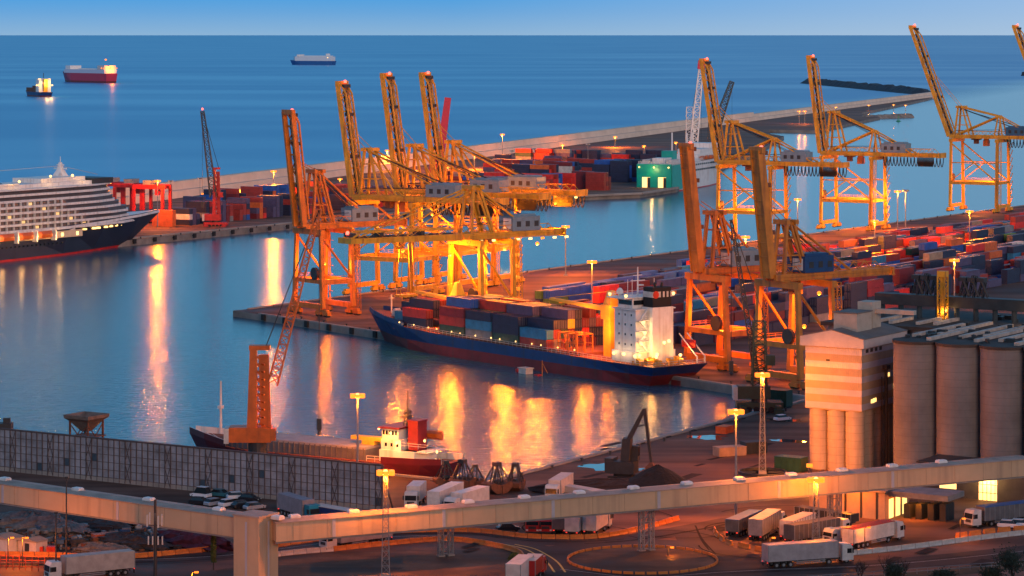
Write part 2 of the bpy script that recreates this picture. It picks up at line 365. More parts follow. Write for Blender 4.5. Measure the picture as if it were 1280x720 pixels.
# ------------------------------------------------------------------ ship-to-shore gantry cranes
def sts(label, px, py, rz, W=17, G=25, zg=33, za=51, boomL=42, ang=80, back=32, mid=True, paint=None, box_boom=False, leg=1.15, festoon=True, house=None, lamps=0, hx=None, bw=2.8, posts=5):
    paint = paint or yellow; p = gp(px, py); t = thing('gantry_crane', label, 'crane', p, rz, 'ship to shore gantry cranes on the container pier')
    hw = W/2; z0 = 2.6
    for x in (0, G):
        for s in (-1, 1):
            lg = MB().beam((x, s*hw, z0), (x+(1.2 if x == 0 else -1.2)*0, s*hw*.86, zg-1.2), leg*1.15, leg*1.15, w2=leg, h2=leg).build('leg', paint, t)
            bo = MB()
            for k in (-1, 1):
                bo.bb(x-.7, x+.7, s*hw+k*2.2-1.6, s*hw+k*2.2+1.6, .5, 1.5); 
                for j in (-.9, .9): bo.tube((x-.5, s*hw+k*2.2+j, .45), (x+.5, s*hw+k*2.2+j, .45), .42, n=10, mi=1)
            bo.bb(x-.6, x+.6, s*hw-3, s*hw+3, 1.5, 2.2)
            bo.build('bogie', [paint, dark], t)
        MB().bb(x-.75, x+.75, -hw+leg*.6, hw-leg*.6, 2.2, 3.8).build('sill_beam', paint, t)
    zp = zg*.40
    mb = MB()
    def lx(z): return hw*(1-.14*(z-z0)/(zg-1.2-z0))
    for s in (-1, 1): mb.beam((0, s*lx(zp), zp), (G, s*lx(zp), zp), 1.1, 1.5)
    mb.each('portal_beam', paint, t)
    MB().beam((G-.01, -lx(zp)+.6, zp+.1), (G-.01, lx(zp)-.6, zp+.1), 1., 1.3).beam((0, -lx(zp)+.6, zp+.1), (0, lx(zp)-.6, zp+.1), 1., 1.3).each('cross_beam', paint, t)
    mb = MB()
    for s in (-1, 1):
        mb.tube((.3, s*lx(zg-2), zg-2), (G-.3, s*lx(zp+1), zp+1), .38)
        if G > 18:
            zc = zg*.68; mb.tube((0, s*lx(zc), zc), (G, s*lx(zc), zc), .26); mb.tube((.3, s*lx(zp+1), zp+1), (G/2, s*lx(zc), zc), .24)
    mb.each('diagonal_brace', paint, t)
    MB().bb(-.8, .8, -hw, hw, zg-1.2, zg+.5).bb(G-.8, G+.8, -hw, hw, zg-1.2, zg+.5).each('head_beam', paint, t)
    g = MB(); xe = G+back
    for s in (-1, 1):
        g.bb(-3, xe, s*bw-.55, s*bw+.55, zg+.7, zg+2.3)
        y = s*(bw+1.3)
        g.bb(-2, xe, y-.45, y+.45, zg+.55, zg+.7)
        for k in range(int((xe+2)/3)): g.bb(-2+k*3, -1.9+k*3, y+s*.4-.04, y+s*.4+.04, zg+.7, zg+1.8)
        g.bb(-2, xe, y+s*.4-.05, y+s*.4+.05, zg+1.75, zg+1.87)
    for k in range(int((xe)/7)+1): g.bb(k*7-.3, k*7+.3, -bw+.55, bw-.55, zg+.9, zg+1.8)
    g.bb(xe-.6, xe, -bw-1.4, bw+1.4, zg+.3, zg+2.6); g.build('girder', paint, t)
    # boom
    A = R(ang); bx, bz = -3.2, zg+1.4
    def bp_(d, o=0): return Vector((bx-math.cos(A)*d+math.sin(A)*o, 0, bz+math.sin(A)*d+math.cos(A)*o))
    b = MB()
    if box_boom:
        a0, a1 = bp_(0), bp_(boomL)
        b.beam(a0, a1, bw*1.5, 1.7, w2=bw*1.3, h2=1.4)
        for s in (-1, 1): b.beam(a0+Vector((0, s*bw*.85, 0)), a1+Vector((0, s*bw*.75, 0)), .35, 2.2)
        for k in range(9): b.beam(bp_(2+k*(boomL-4)/8, -.95)+Vector((0, -bw*.8, 0)), bp_(2+k*(boomL-4)/8, -.95)+Vector((0, bw*.8, 0)), .18)
    else:
        for s in (-1, 1):
            o = Vector((0, s*bw, 0)); b.beam(bp_(0)+o, bp_(boomL)+o, 1.0, 1.9, w2=.9, h2=1.5)
        n = int(boomL/4.5)
        for k in range(n+1):
            d = k*boomL/n; b.beam(bp_(d, .5)+Vector((0, -bw+.5, 0)), bp_(d, .5)+Vector((0, bw-.5, 0)), .5, .6)
            if k < n:
                e = (k+1)*boomL/n; s = 1 if k % 2 else -1
                b.beam(bp_(d, .5)+Vector((0, -s*(bw-.5), 0)), bp_(e, .5)+Vector((0, s*(bw-.5), 0)), .3)
        # upper chord with lacing, and the hooked tip
        for s in (-1, 1):
            o = Vector((0, s*bw*.7, 0))
            for d in range(2, int(boomL*.92), 5): b.beam(bp_(d, .9)+o, bp_(d+2.5, 2.3)+o, .14); b.beam(bp_(d+2.5, 2.3)+o, bp_(min(boomL, d+5), .9)+o, .14)
            b.beam(bp_(2, 2.4)+o, bp_(boomL*.9, 2.4)+o, .5)
            b.beam(bp_(boomL*.9, 2.4)+o, bp_(boomL, .5)+o, .5)
    b.beam(bp_(boomL)+Vector((0, -bw-.6, 0)), bp_(boomL)+Vector((0, bw+.6, 0)), 1.2, 1.6)
    b.build('boom', paint, t)
    MB().beam(bp_(1, .9), bp_(boomL*.93, .9), bw*.7, .5).build('cable_tray', dark, t) if not box_boom else None
    w = MB()                                  # walkway, sheaves and hoist gear on the boom
    for d in (boomL*.35, boomL*.72, boomL*.97): w.beam(bp_(d, 1.6)+Vector((0, -bw*.75, 0)), bp_(d, 1.6)+Vector((0, bw*.75, 0)), 1.3, 1.1)
    w.each('sheave_block', dark if not box_boom else rust, t)
    tip = bp_(boomL-.4, 1.4); MB().lathe([(.5, -.5), (.55, 0), (.3, .5)], 8).build('warning_light', bulb_r, t, loc=tip+Vector((0, 0, .8)))
    # apex tower
    ax = 2.5; a = MB(); tw = min(2.2, bw)
    for s in (-1, 1):
        a.beam((0, s*bw, zg+2.3), (ax-1, s*tw*.8, za), .8, .8); a.beam((posts+3, s*bw, zg+2.3), (ax+1.2, s*tw*.8, za), .7, .7)
    a.beam((ax-1.4, -tw-.6, za), (ax-1.4, tw+.6, za), 1.2, 1.2); a.beam((ax+1.6, -tw-.6, za), (ax+1.6, tw+.6, za), 1.2, 1.2)
    for k in (.35, .68):
        z = zg+2.3+(za-zg-2.3)*k; a.beam((ax*k, -bw*.9, z), (ax*k, bw*.9, z), .35); a.beam((posts+3-(posts+3-ax)*k, -bw*.9, z), (posts+3-(posts+3-ax)*k, bw*.9, z), .35)
        for s in (-1, 1): a.beam((ax*k, s*bw*.9, z), (posts+3-(posts+3-ax)*k, s*bw*.9, z), .3)
    a.build('apex_frame', paint, t)
    st = MB()
    if mid:
        mx_, mz = G*.93, zg+12
        for s in (-1, 1):
            st.beam((mx_-1.6, s*bw, zg+2.3), (mx_, s*tw*.8, mz), .6); st.beam((mx_+2.6, s*bw, zg+2.3), (mx_+.8, s*tw*.8, mz), .6)
            st.tube((ax, s*tw*.8, za), (mx_, s*tw*.8, mz), .36); st.tube((1, s*bw, zg+2.5), (mx_, s*tw*.8, mz), .4); st.tube((mx_, s*tw*.8, mz), (G+back*.55, s*bw, zg+2.3), .32)
        st.beam((mx_, -tw, mz), (mx_, tw, mz), .9)
    else:
        for s in (-1, 1):
            st.tube((ax, s*tw*.8, za), (G*.62, s*bw, zg+2.3), .34); st.tube((ax, s*tw*.8, za), (G+back*.45, s*bw, zg+2.3), .34)
    if ang < 30:
        for s in (-1, 1):
            for k in (.5, .93): st.tube((ax, s*tw*.8, za), bp_(boomL*k)+Vector((0, s*bw*.8, 1)), .22)
    else:
        for s in (-1, 1): st.tube((ax, s*tw*.8, za), bp_(boomL*.55, 2.4)+Vector((0, s*bw*.6, 0)), .12)
    st.each('stay', paint, t)
    hx = G+3 if hx is None else hx; hl = 12 if G > 18 else 10
    hb = MB().bb(hx, hx+hl, -3.4, 3.4, zg+2.4, zg+6.6).bb(hx+1, hx+hl-1, -2.5, 2.5, zg+6.6, zg+7.2)
    for k in range(3): hb.bb(hx+1.5+k*3.2, hx+3+k*3.2, -3.46, -3.4, zg+3.6, zg+5.2, 1)
    hb = hb.build('machinery_house', [house or housec, dark], t)
    MB().bb(hx-.08, hx, -2.6, 1.2, zg+3, zg+6).build('panel', white, hb)
    c = MB().bb(G*.55, G*.55+2.6, -1.4+bw, 1.4+bw, zg-3.4, zg-.4).bb(G*.55+.2, G*.55+2.4, -.9+bw, .9+bw, zg-.4, zg+.5).build('operator_cab', [orange], t)
    MB().bb(G*.55-.06, G*.55, -1.1+bw, 1.1+bw, zg-2.8, zg-1.3).build('window', glass, c)
    MB().bb(G*.55-5, G*.55-1, -bw+.7, bw-.7, zg-.2, zg+.9).bb(G*.55-4, G*.55-2, -1.2, 1.2, zg-2.2, zg-.2).build('trolley', rust, t)
    # lift shaft up one leg, hoist cables along the girder, catenary trusses and hand lines
    MB().lattice((G+1.6, -hw-.2, 1.5), (G+1.6, -hw*.86-.4, zg), 1.5, 1.5, int(zg/2.2), .09).build('lift_shaft', paint, t)
    kt = MB()
    for s in (-1, 1):
        kt.tube((3, s*1.0, za-1), (hx+2, s*1.0, zg+6.6), .12, n=5); kt.tube((2, s*.5, za-1), (hx+6, s*.5, zg+6.8), .12, n=5)
        kt.tube((-1, s*1.4, zg+4.4), (hx, s*1.4, zg+5.2), .09, n=5)
    kt.each('hoist_cable', dark, t)
    for s in (-1, 1):
        y = s*(bw+1.3); tr_ = MB(); n_ = int((xe+2)/4)
        for k in range(n_):
            x0_ = -2+k*4; tr_.beam((x0_, s*bw, zg+2.3), (x0_+2, s*bw, zg+4.2), .16); tr_.beam((x0_+2, s*bw, zg+4.2), (x0_+4, s*bw, zg+2.3), .16)
        tr_.beam((0, s*bw, zg+4.2), (-2+n_*4-2, s*bw, zg+4.2), .2); tr_.build('girder_truss', paint, t)
        sr = MB(); 
        rail(sr, [(.5, s*(lx(zp)+.7), zp+.8), (G-.5, s*(lx(zp)+.7), zp+.8)], 1.1, .06); sr.build('walkway', paint, t)
    if festoon:
        f = MB(); x = G+1.0; k = 0
        while x < xe-1.5:
            d = 1.7 if not (back*.55 < x-G < back*.8) else .55; dep = 4.4
            pts = [Vector((x+d*i/6, bw+1.2, zg+.4-dep*math.sin(math.pi*i/6)**.7)) for i in range(7)]
            for i in range(6): f.tube(pts[i], pts[i+1], .2, n=5)
            x += d; k += 1
        f.build('festoon_cable', black, t)
    MB().tube((-.9, hw*.2-6, zp+2.6), (-.9+1.0, hw*.2-6, zp+2.6), 2.0, n=20).build('cable_reel', dark, t)
    ld = MB()
    for k in range(8):
        z = z0+(zg-5)*k/8; ld.bb(G+.9, G+2.0, hw*.86-1, hw*.86+1.2, z+1, z+1.12); ld.beam((G+1.0, hw*.9-.9, z+1), (G+1.9, hw*.9+1, z+1+(zg-5)/8), .5, .12)
    ld.build('stair', paint, t)
    for k in range(lamps):
        x = -2+(xe+2)*k/max(1, lamps-1)
        MB().bb(x-.45, x+.45, -bw-1.9, -bw-1.4, zg-.2, zg+.35).build('floodlight', bulb_w if k % 3 else bulb_s, t)
    return t, bp_
FAR = AV; NEAR = AM
c1, _ = sts('left end yellow crane at the pier tip with narrow portal and raised boom', 386, 393, NEAR, G=11.5, zg=27, za=46, boomL=37, ang=83, back=24, mid=False, festoon=False, paint=orange, bw=2.6)
c2, _ = sts('leftmost of the three tall raised yellow booms behind the lowered boom', 455, 366, FAR, zg=32, za=50, boomL=40, ang=81, mid=False, bw=2.6)
c3, _ = sts('middle of the three tall raised yellow booms behind the lowered boom', 511, 358.5, FAR, zg=32.5, za=50.5, boomL=42, ang=81, mid=False, bw=2.6)
c4, _ = sts('rightmost of the three tall raised yellow booms, beside the magenta jib', 559, 352, FAR, zg=32.5, za=51, boomL=42, ang=81, mid=False, bw=2.6, lamps=8)
c11, _ = sts('brightly lit yellow crane with its boom lowered over the container ship', 582, 430, NEAR, G=11.5, zg=30, za=45.5, boomL=38, ang=0.5, back=22, mid=False, festoon=False, lamps=9)
c5, _ = sts('yellow crane with raised boom beside the white ferry, machinery house grey', 908, 301, FAR, zg=33, za=52, boomL=45, ang=80)
c6, _ = sts('yellow crane with raised boom standing in front of the dark breakwater', 1036, 285, FAR, zg=33.5, za=54, boomL=45, ang=82)
c7, _ = sts('tall yellow crane with boom leaning left and blue machinery house', 1196, 263, FAR, zg=36.5, za=53, boomL=60, ang=69, house=mat('blue_house', (.03, .11, .20), .5, var=.2))
c8, _ = sts('crane at right edge of which only the boom tip shows', 1322, 248, FAR, zg=37, za=54, boomL=60, ang=69)
c9, _ = sts('orange crane with plated raised boom beside the container ship stern', 884, 461, NEAR, G=11.5, zg=25, za=42, boomL=34, ang=83, back=14, mid=False, festoon=False, paint=orange, box_boom=True, hx=6, bw=2.0)
c10, _ = sts('orange crane with plated raised boom next to the striped silo tower', 973, 483, NEAR, G=11.5, zg=26.5, za=42, boomL=33, ang=83, back=26, mid=False, festoon=False, paint=mat('crane_ochre', (.56, .20, .022), .5, var=.3, scale=.25, streak=((.20, .07, .03), .7, .8)), box_boom=True, hx=6, house=mat('deep_blue_house', (.01, .05, .16), .5, var=.2), bw=2.0)
# lights carried by the cranes
for (cr_, pts, pw) in ((c11, [(-22, 0, 27), (-4, 2, 25), (14, 0, 26), (26, 0, 27)], 42000), (c4, [(12, 0, 27), (30, 0, 28), (46, 0, 29)], 34000), (c3, [(10, 0, 25), (36, 0, 28)], 30000), (c2, [(14, 0, 20)], 22000), (c1, [(6, 0, 15)], 16000), (c9, [(6, 0, 13)], 15000), (c10, [(7, -2, 14), (14, 0, 22)], 14000), (c5, [(10, 0, 12)], 30000), (c6, [(10, 0, 12)], 30000), (c7, [(12, 0, 13)], 30000)):
    for q_ in pts:
        pointlight(cr_, q_, pw*(.42 if cr_ is c11 and q_[0] < -10 else 1), SOD, .6)
        MB().lathe([(.2, .7), (.55, .4), (.5, -.1), (.1, -.25)], 8).build('floodlight', bulb_s, cr_, loc=(q_[0], q_[1], q_[2]+.9))
# lamp column on the landside leg of the working crane, its hoist ropes and spreader
for k in range(7):
    MB().bb(-.5, .5, -.9, .9, -.4, .4).build('floodlight', bulb_s, c11, loc=(13.2, -7.2+k*.05, 6+k*3.3))
sp_ = MB().bb(-24, -18, -1.2, 1.2, 15, 15.6)
for x in (-23.5, -18.5):
    for y in (-1, 1): sp_.tube((x, y, 15.6), (x+(1 if x < -20 else -1), y, 30), .1, n=5)
sp_.build('spreader', yellow, c11)

# ------------------------------------------------------------------ harbour mobile cranes
def mobile_crane(label, px, py, tower_h, tw, jib, col, jibcol, base_col=None, lattice=True, jw=2.2, cab=True, rz=0, cw=True, tip_light=False, jib_n=14, tower_lattice=False, tipcol=None, pz=0, jibw1=.45):
    p = gp(px, py); t = thing('mobile_crane', label, 'crane', p, rz)
    bc = base_col or col
    b = MB().bb(-5.5, 5.5, -3, 3, .9, 2.4)
    for s in (-1, 1):
        for k in (-4.2, 4.2): b.bb(k-.7, k+.7, s*3, s*5.6, 1.1, 1.9); b.bb(k-1.1, k+1.1, s*5.6-.9, s*5.6+.9, .05, 1.1)
    b.build('undercarriage', bc, t)
    wh = MB()
    for k in range(6):
        for s in (-1, 1): wh.tube((-4.4+k*1.75, s*2.3, .75), (-4.4+k*1.75, s*3.05, .75), .72, n=12)
    wh.build('wheel', black, t)
    MB().tube((0, 0, 2.4), (0, 0, 3.2+pz), 1.9, n=16).build('slew_ring', dark, t)
    up = MB().bb(-tw/2-3.6, tw/2+.8, -2.2, 2.2, 3.2+pz, 6.2+pz)
    u_ = up.build('slewing_platform', col, t)
    if cw: MB().bb(-tw/2-4.6, -tw/2-3.62, -2.4, 2.4, 3.0+pz, 6.0+pz).build('counterweight', offw, t)
    tm = MB()
    if tower_lattice: tm.lattice((0, 0, 6.2), (0, 0, tower_h), tw, tw*.8, 8, .2)
    else:
        tm.loft([[(-tw/2, -tw*.42, 6.2+pz), (-tw*.02, -tw*.42, 6.2+pz), (-tw*.02, tw*.42, 6.2+pz), (-tw/2, tw*.42, 6.2+pz)], [(-tw*.36, -tw*.3, tower_h), (-tw*.04, -tw*.3, tower_h), (-tw*.04, tw*.3, tower_h), (-tw*.36, tw*.3, tower_h)]])
        tm.beam((tw*.42, 0, 6.2+pz), (tw*.30, 0, tower_h-1), tw*.14, tw*.5)
        for k in range(9): z = 6.6+pz+(tower_h-8-pz)*k/9; tm.beam((-tw*.02, tw*.2, z), (tw*.36, -tw*.2, z), .3, .3); tm.beam((tw*.36, 0, z), (-tw*.03, 0, z+(tower_h-8-pz)/9), .4)
        n = max(3, int(tower_h/3.2))
        for k in range(n):
            z = 6.5+pz+(tower_h-8-pz)*k/n; tm.beam((tw*.05, 0, z), (tw*.36, 0, z+(tower_h-8-pz)/n), .35)
        tm.bb(-tw*.4, tw*.62, -tw*.34, tw*.34, tower_h-.01, tower_h+.9)
    tm.build('tower', col, t)
    jx, jz, ex, ez = jib; jb = MB()
    if lattice: jb.lattice((jx, 0, jz), (ex, 0, ez), jw, jw*.45, jib_n, max(.12, jw*.07))
    else: jb.beam((jx, 0, jz), (ex, 0, ez), jw, jw, w2=jw*.75, h2=jw*.75)
    jb.build('jib', jibcol, t)
    if tipcol: MB().beam((ex-(ex-jx)*.10, 0, ez-(ez-jz)*.10), (ex+(ex-jx)*.004, 0, ez+(ez-jz)*.004), jw*.8+.5).build('jib_head', tipcol, t)
    rp = MB(); rp.tube((tw*.4, .4, tower_h+.5), (ex, .3, ez), .09, n=5); rp.tube((tw*.4, -.4, tower_h+.5), (ex, -.3, ez), .09, n=5)
    rp.tube((ex, 0, ez), (ex, 0, 12), .08, n=5); rp.each('rope', dark, t)
    MB().bb(ex-.5, ex+.5, -.4, .4, 9.6, 12).lathe([(.2, 8.6), (.5, 9.0), (.2, 9.6)], 8, (ex, 0)).build('hook_block', dark, t)
    if cab:
        cz = tower_h*.52 if not pz else pz+3.6; c = MB().bb(tw*.4, tw*.4+2.2, -2.4, -.4, cz, cz+2.4).build('cab', col, t)
        MB().bb(tw*.4+2.2, tw*.4+2.26, -2.2, -.6, cz+.6, cz+2).build('window', glass, c)
    if tip_light: MB().lathe([(.4, -.4), (.5, 0), (.2, .5)], 8).build('warning_light', bulb_r, t, loc=(ex, 0, ez+1))
    return t
def jibpx(px, py, jx, jy, ex, ey):
    s = (py-HY)/H; return ((jx-px)/s, (py-jy)/s, (ex-px)/s, (py-ey)/s)
oc = mat('mobile_crane_orange', (.60, .12, .014), .5, var=.3, scale=.3, streak=((.15, .05, .02), .8, .7))
mobile_crane('orange harbour mobile crane with lattice jib beside the grey wind wall', 322, 597, 26, 4.1, jibpx(322, 597, 341, 480, 399, 262), oc, oc, jw=2.0, base_col=rust, jib_n=22, pz=4.2)
mobile_crane('red harbour mobile crane with black lattice jib on the far quay', 270, 284, 27, 3.2, jibpx(270, 284, 267, 246, 253, 139), redp, dark, jw=3.2, tip_light=True)
mag = mat('magenta_red_paint', (.55, .01, .05), .5, var=.15)
mobile_crane('red crane with thick magenta box jib behind the yellow booms', 541, 252, 22, 4.5, jibpx(541, 252, 548, 212, 560, 122), redp, mag, lattice=False, jw=4.6)
mobile_crane('white quay crane with twin jib and red tip standing behind the ferry', 862, 200, 38, 5.5, jibpx(862, 200, 867, 180, 877, 76), white, white, jw=5.5, tipcol=mag, jib_n=16, tower_lattice=True)
mobile_crane('dark lattice crane leaning right behind the white ferry', 889, 192, 24, 5, jibpx(889, 192, 893, 165, 915, 102), dark, mat('dark_blue_steel', (.03, .05, .06), .6), jw=6.5, tower_lattice=True)
dgreen = mat('dark_green_paint', (.008, .05, .035), .5, var=.3)
mobile_crane('dark green crane with thin black jib in front of the orange cranes', 949, 514, 21.5, 3.4, jibpx(949, 514, 946, 470, 914, 275), dgreen, dark, jw=1.3, tower_lattice=True, jib_n=30)
# red rubber-tyred yard gantries beside the cruise ship
def rtg(label, px, py, span, rz):
    p = gp(px, py, .6); t = thing('yard_gantry', label, 'crane', p, rz, 'red yard gantries on the far quay'); h = 17
    for x in (-span/2, span/2):
        for y in (-4, 4): MB().beam((x, y, 1.6), (x, y, h), 1.3).build('leg', redp, t)
        MB().bb(x-.8, x+.8, -5.5, 5.5, .8, 2.0).build('sill_beam', redp, t)
        w = MB()
        for y in (-4.6, -3, 3, 4.6): w.tube((x-.5, y, .8), (x+.5, y, .8), .8, n=10)
        w.build('wheel', black, t)
    for y in (-3, 3): MB().bb(-span/2-1, span/2+1, y-.7, y+.7, h, h+2).build('girder', redp, t)
    MB().bb(-3, 1.5, -3.6, 3.6, h+2, h+4).build('trolley', grey, t); MB().bb(2, 4, -1, 1, h-3, h-.3).build('operator_cab', redp, t)
rtg('red yard gantry nearest the lit lamp beside the cruise ship bow', 190, 281, 15, AV*.6)
rtg('middle red yard gantry between the cruise ship and the lit lamp', 166, 279, 15, AV*.6)
rtg('red yard gantry partly hidden by the cruise ship superstructure', 142, 277, 15, AV*.6)
# ------------------------------------------------------------------ ships
def hull_mesh(L_, st, zmid, rake_b, rake_s, zbot=-3.0, bulwark=0, bwm=0):
    """st: list of (t, half deck breadth, half waterline breadth, deck z) from stern (0) to bow (1); x runs stern to bow. mats: 0 top, 1 bottom, 2 deck"""
    mb = MB(); rings = []
    for t, bd, bw_, zd in st:
        def X(z):
            x = t*L_; f = (z-WL)/(zd-WL)
            if t > .8: x += rake_b*f*((t-.8)/.2)**2
            if t < .15: x -= rake_s*max(0, f)*((.15-t)/.15)**2
            return x
        zm = zmid if not callable(zmid) else zmid(t)
        k = (zm-WL)/(zd-WL); bm = bw_+(bd-bw_)*k**1.3
        half = [(bd, zd), (bm, zm), (bw_, WL), (bw_*.9, zbot)]
        r = [(X(z), -y, z) for y, z in half]+[(X(z), y, z) for y, z in reversed(half)]
        rings.append(r)
    n = 8; b = len(mb.v)
    for r in rings: mb.v += r
    ms = [0, 1, 1, 1, 1, 1, 0]
    for k in range(len(rings)-1):
        for i in range(7):
            mb.f.append((b+k*n+i, b+k*n+i+1, b+(k+1)*n+i+1, b+(k+1)*n+i)); mb.m.append(ms[i])
        mb.f.append((b+k*n+7, b+k*n, b+(k+1)*n, b+(k+1)*n+7)); mb.m.append(2)
    # stern plate in two colours
    mb.f += [(b+7, b+6, b+1, b), (b+6, b+5, b+2, b+1), (b+5, b+4, b+3, b+2)]; mb.m += [0, 1, 1]
    e = b+(len(rings)-1)*n
    mb.f += [(e, e+1, e+6, e+7), (e+1, e+2, e+5, e+6), (e+2, e+3, e+4, e+5)]; mb.m += [0, 1, 1]
    if bulwark:
        for k in range(len(rings)-1):
            if not bulwark(st[k][0]): continue
            for i in (0, 7):
                A, B = Vector(rings[k][i]), Vector(rings[k+1][i]); h = 1.3
                mb.add([A, B, B+Vector((0, 0, h)), A+Vector((0, 0, h)), A*1+Vector((0, .2*(1 if i == 0 else -1), 0)), B+Vector((0, .2*(1 if i == 0 else -1), 0)), B+Vector((0, .2*(1 if i == 0 else -1), h)), A+Vector((0, .2*(1 if i == 0 else -1), h))], [(0,1,2,3), (7,6,5,4), (3,2,6,7)], bwm if False else 0)
                if bwm: mb.m[-2] = bwm; mb.m[-1] = bwm
    return mb
AB = math.atan2(-N.y, -N.x)                # heading of the container ship (towards its bow)
# --- feeder container ship; local x: stern -> bow, local y+: to port (towards the viewer)
ship = thing('container_ship', 'blue and dark red container ship loaded with stacked containers below the lit crane', 'ship', (41.2, 757.5, 0), AB)
ST = [(0, 9.2, 6.6, 3.4), (.05, 9.9, 8.2, 3.4), (.12, 10, 9.6, 3.4), (.2, 10, 10, 3.5), (.6, 10, 10, 3.9), (.72, 10, 9.7, 4.2), (.82, 9.9, 8.2, 4.7), (.9, 8.6, 5.2, 5.6), (.96, 5.8, 2.2, 6.3), (1, 2.6, .5, 6.7)]
hull_mesh(134, ST, lambda t: .9+1.2*max(0, t-.7), 5, 5, bulwark=lambda t: t >= .8).build('hull', [navy, hullred, oxide], ship)
hs = MB()   # accommodation block
hs.bb(5.5, 15.5, -6.8, 6.8, 3.4, 6.3); hs.bb(6, 15, -6.3, 6.3, 6.3, 17.2)
hs.bb(5.4, 15.6, -6.8, 6.8, 17.2, 17.5)
hs.bb(8.5, 14.6, -5.4, 5.4, 17.5, 20.2)
hs.bb(8.0, 15.4, -8.6, 8.6, 20.2, 20.5)
house_o = hs.build('superstructure', white, ship)
dk = MB()
for k in range(4):
    z = 6.2+k*2.75; dk.bb(4.4, 6, 3.0, 6.3, z, z+.18)
    rail(dk, [(4.5, 3.1, z+.2), (4.5, 6.2, z+.2)], 1.0, .06)
    dk.beam((5.0, 3.4+(k % 2)*2.4, z+.2), (5.0, 5.8-(k % 2)*2.4, z+2.75), .7, .15)
dk.build('aft_deck', white, ship)
wn_ = MB()
for k in range(4):
    for j in range(3): wn_.bb(7.6+j*2.6, 8.05+j*2.6, 6.29, 6.34, 7.8+k*2.6, 8.35+k*2.6)
wn_.each('porthole', glass, house_o)
MB().bb(8.42, 8.5, -5, 5, 18.4, 19.6).bb(8.8, 14.3, 5.38, 5.46, 18.4, 19.6).bb(14.58, 14.66, -5, 5, 18.4, 19.6).each('bridge_window', glass, house_o)
rr = MB(); rail(rr, [(8.1, 8.5, 20.5), (15.3, 8.5, 20.5), (15.3, -8.5, 20.5), (8.1, -8.5, 20.5), (8.1, 8.5, 20.5)]); rr.build('railing', white, ship)
fu = MB().bb(3.2, 7.8, -4.2, 2.9, 3.4, 18.0).bb(3.5, 7.5, -3.8, 2.5, 18.0, 23.2, 1).bb(3.46, 7.54, -3.85, 2.55, 20.6, 22.1, 2)
fu.build('funnel', [white, black, offw], ship)
fm = MB().lathe([(.01, -.04), (1.0, -.04), (1.0, .04), (.01, .04)], 18).build('funnel_mark', redp, ship, loc=(3.42, 1.5, 21.3)); fm.rotation_euler = (0, R(90), 0)
ck = MB()
for k in range(3): ck.bb(3.40, 3.455, -3.4+k*1.3, -2.8+k*1.3, 20.6, 22.1)
ck.each('funnel_stripe', black, ship)
for k, (x, y) in enumerate(((5, -1.6), (5.4, .4), (6.6, -.6))): MB().tube((x, y, 23), (x-.3, y, 24.4), .35, n=10).build('exhaust_pipe', dark, ship)
ms = MB().tube((13, 0, 20.5), (13, 0, 28), .28, .15).beam((13, -2.4, 24.4), (13, 2.4, 24.4), .18).beam((13, -1.5, 25.8), (13, 1.5, 25.8), .15).bb(12.4, 13.6, -1.6, -.2, 23, 23.3)
for y in (-4, 3.5, 5): ms.tube((11, y, 20.5), (11, y, 25), .09, n=5)
ms.each('mast', white, ship)
MB().lathe([(.1, 20.5), (.9, 21), (1.0, 21.7), (.5, 22.4), (.05, 22.6)], 12, (15, 4.5)).build('radar_dome', white, ship)
lb = MB().loft([[(x, -8.2+y*w, 9.5+z) for y, z in ((-1, 1.1), (-.8, .2), (0, -.3), (.8, .2), (1, 1.1), (0, 1.9))] for x, w in ((-1.2, .2), (0, .9), (3.2, .9), (4.4, .2))]).build('lifeboat', redp, ship, loc=(0, 0, -2.2))
MB().beam((4, -6.9, 10.6), (-3.4, -6.9, 5.0), .25).beam((4, -9.6, 10.6), (-3.4, -9.6, 5.0), .25).beam((-3.4, -6.9, 3.4), (-3.4, -6.9, 5.3), .3).beam((-3.4, -9.5, 3.4), (-3.4, -9.5, 5.3), .3).build('launching_ramp', white, ship)
mo = MB()
for x, y in ((-2, 5), (-2, 1), (1, 6), (1, -4), (3, 3), (-1, -3), (2, 8)): mo.tube((x, y-.8, 4.1), (x, y+.8, 4.1), .7, n=12).bb(x-.9, x+.9, y-1, y+1, 3.4, 3.75).bb(x+.6, x+1.2, y-.5, y+.5, 3.7, 5)
for x, y in ((-3, 7), (-3, 3), (-3, -1), (4, 8.8), (0, 8.9)): mo.tube((x, y, 3.4), (x, y, 4.4), .3, n=8)
mo.build('mooring_gear', yellow, ship)
pr = MB(); rail(pr, [(-4.5, -8.8, 3.4), (-4.6, 8.8, 3.4), (0, 9.2, 3.4), (6, 9.8, 3.4), (20, 9.9, 3.5), (30, 9.9, 3.55), (44, 9.9, 3.6), (80, 9.9, 3.85), (108, 9.8, 4.6)], 1.1, .06); pr.build('railing', offw, ship)
hc = MB()
for a in range(27, 113, 13): hc.bb(a, a+12.4, -8.6, 8.6, 3.4, 4.9 if a > 40 else 4.3)
hc.build('hatch_cover', oxide, ship)
cg = MB()
for a in (27.5, 31.5, 36.0):
    for y in (4, 6.6, 9.2): cg.tube((a, y, 4.0), (a, y, 9.2), .18)
    cg.tube((a, 4, 9.2), (a, 9.2, 9.2), .18)
for y in (4, 6.6, 9.2):
    for z in (6.6, 9.2): cg.tube((27.5, y, z), (36, y, z), .14)
for k in range(4): cg.tube((27.5+k*2, 9.2, 4), (29.5+k*2, 9.2, 9.2), .1)
cg.build('lashing_bridge', orange, ship)
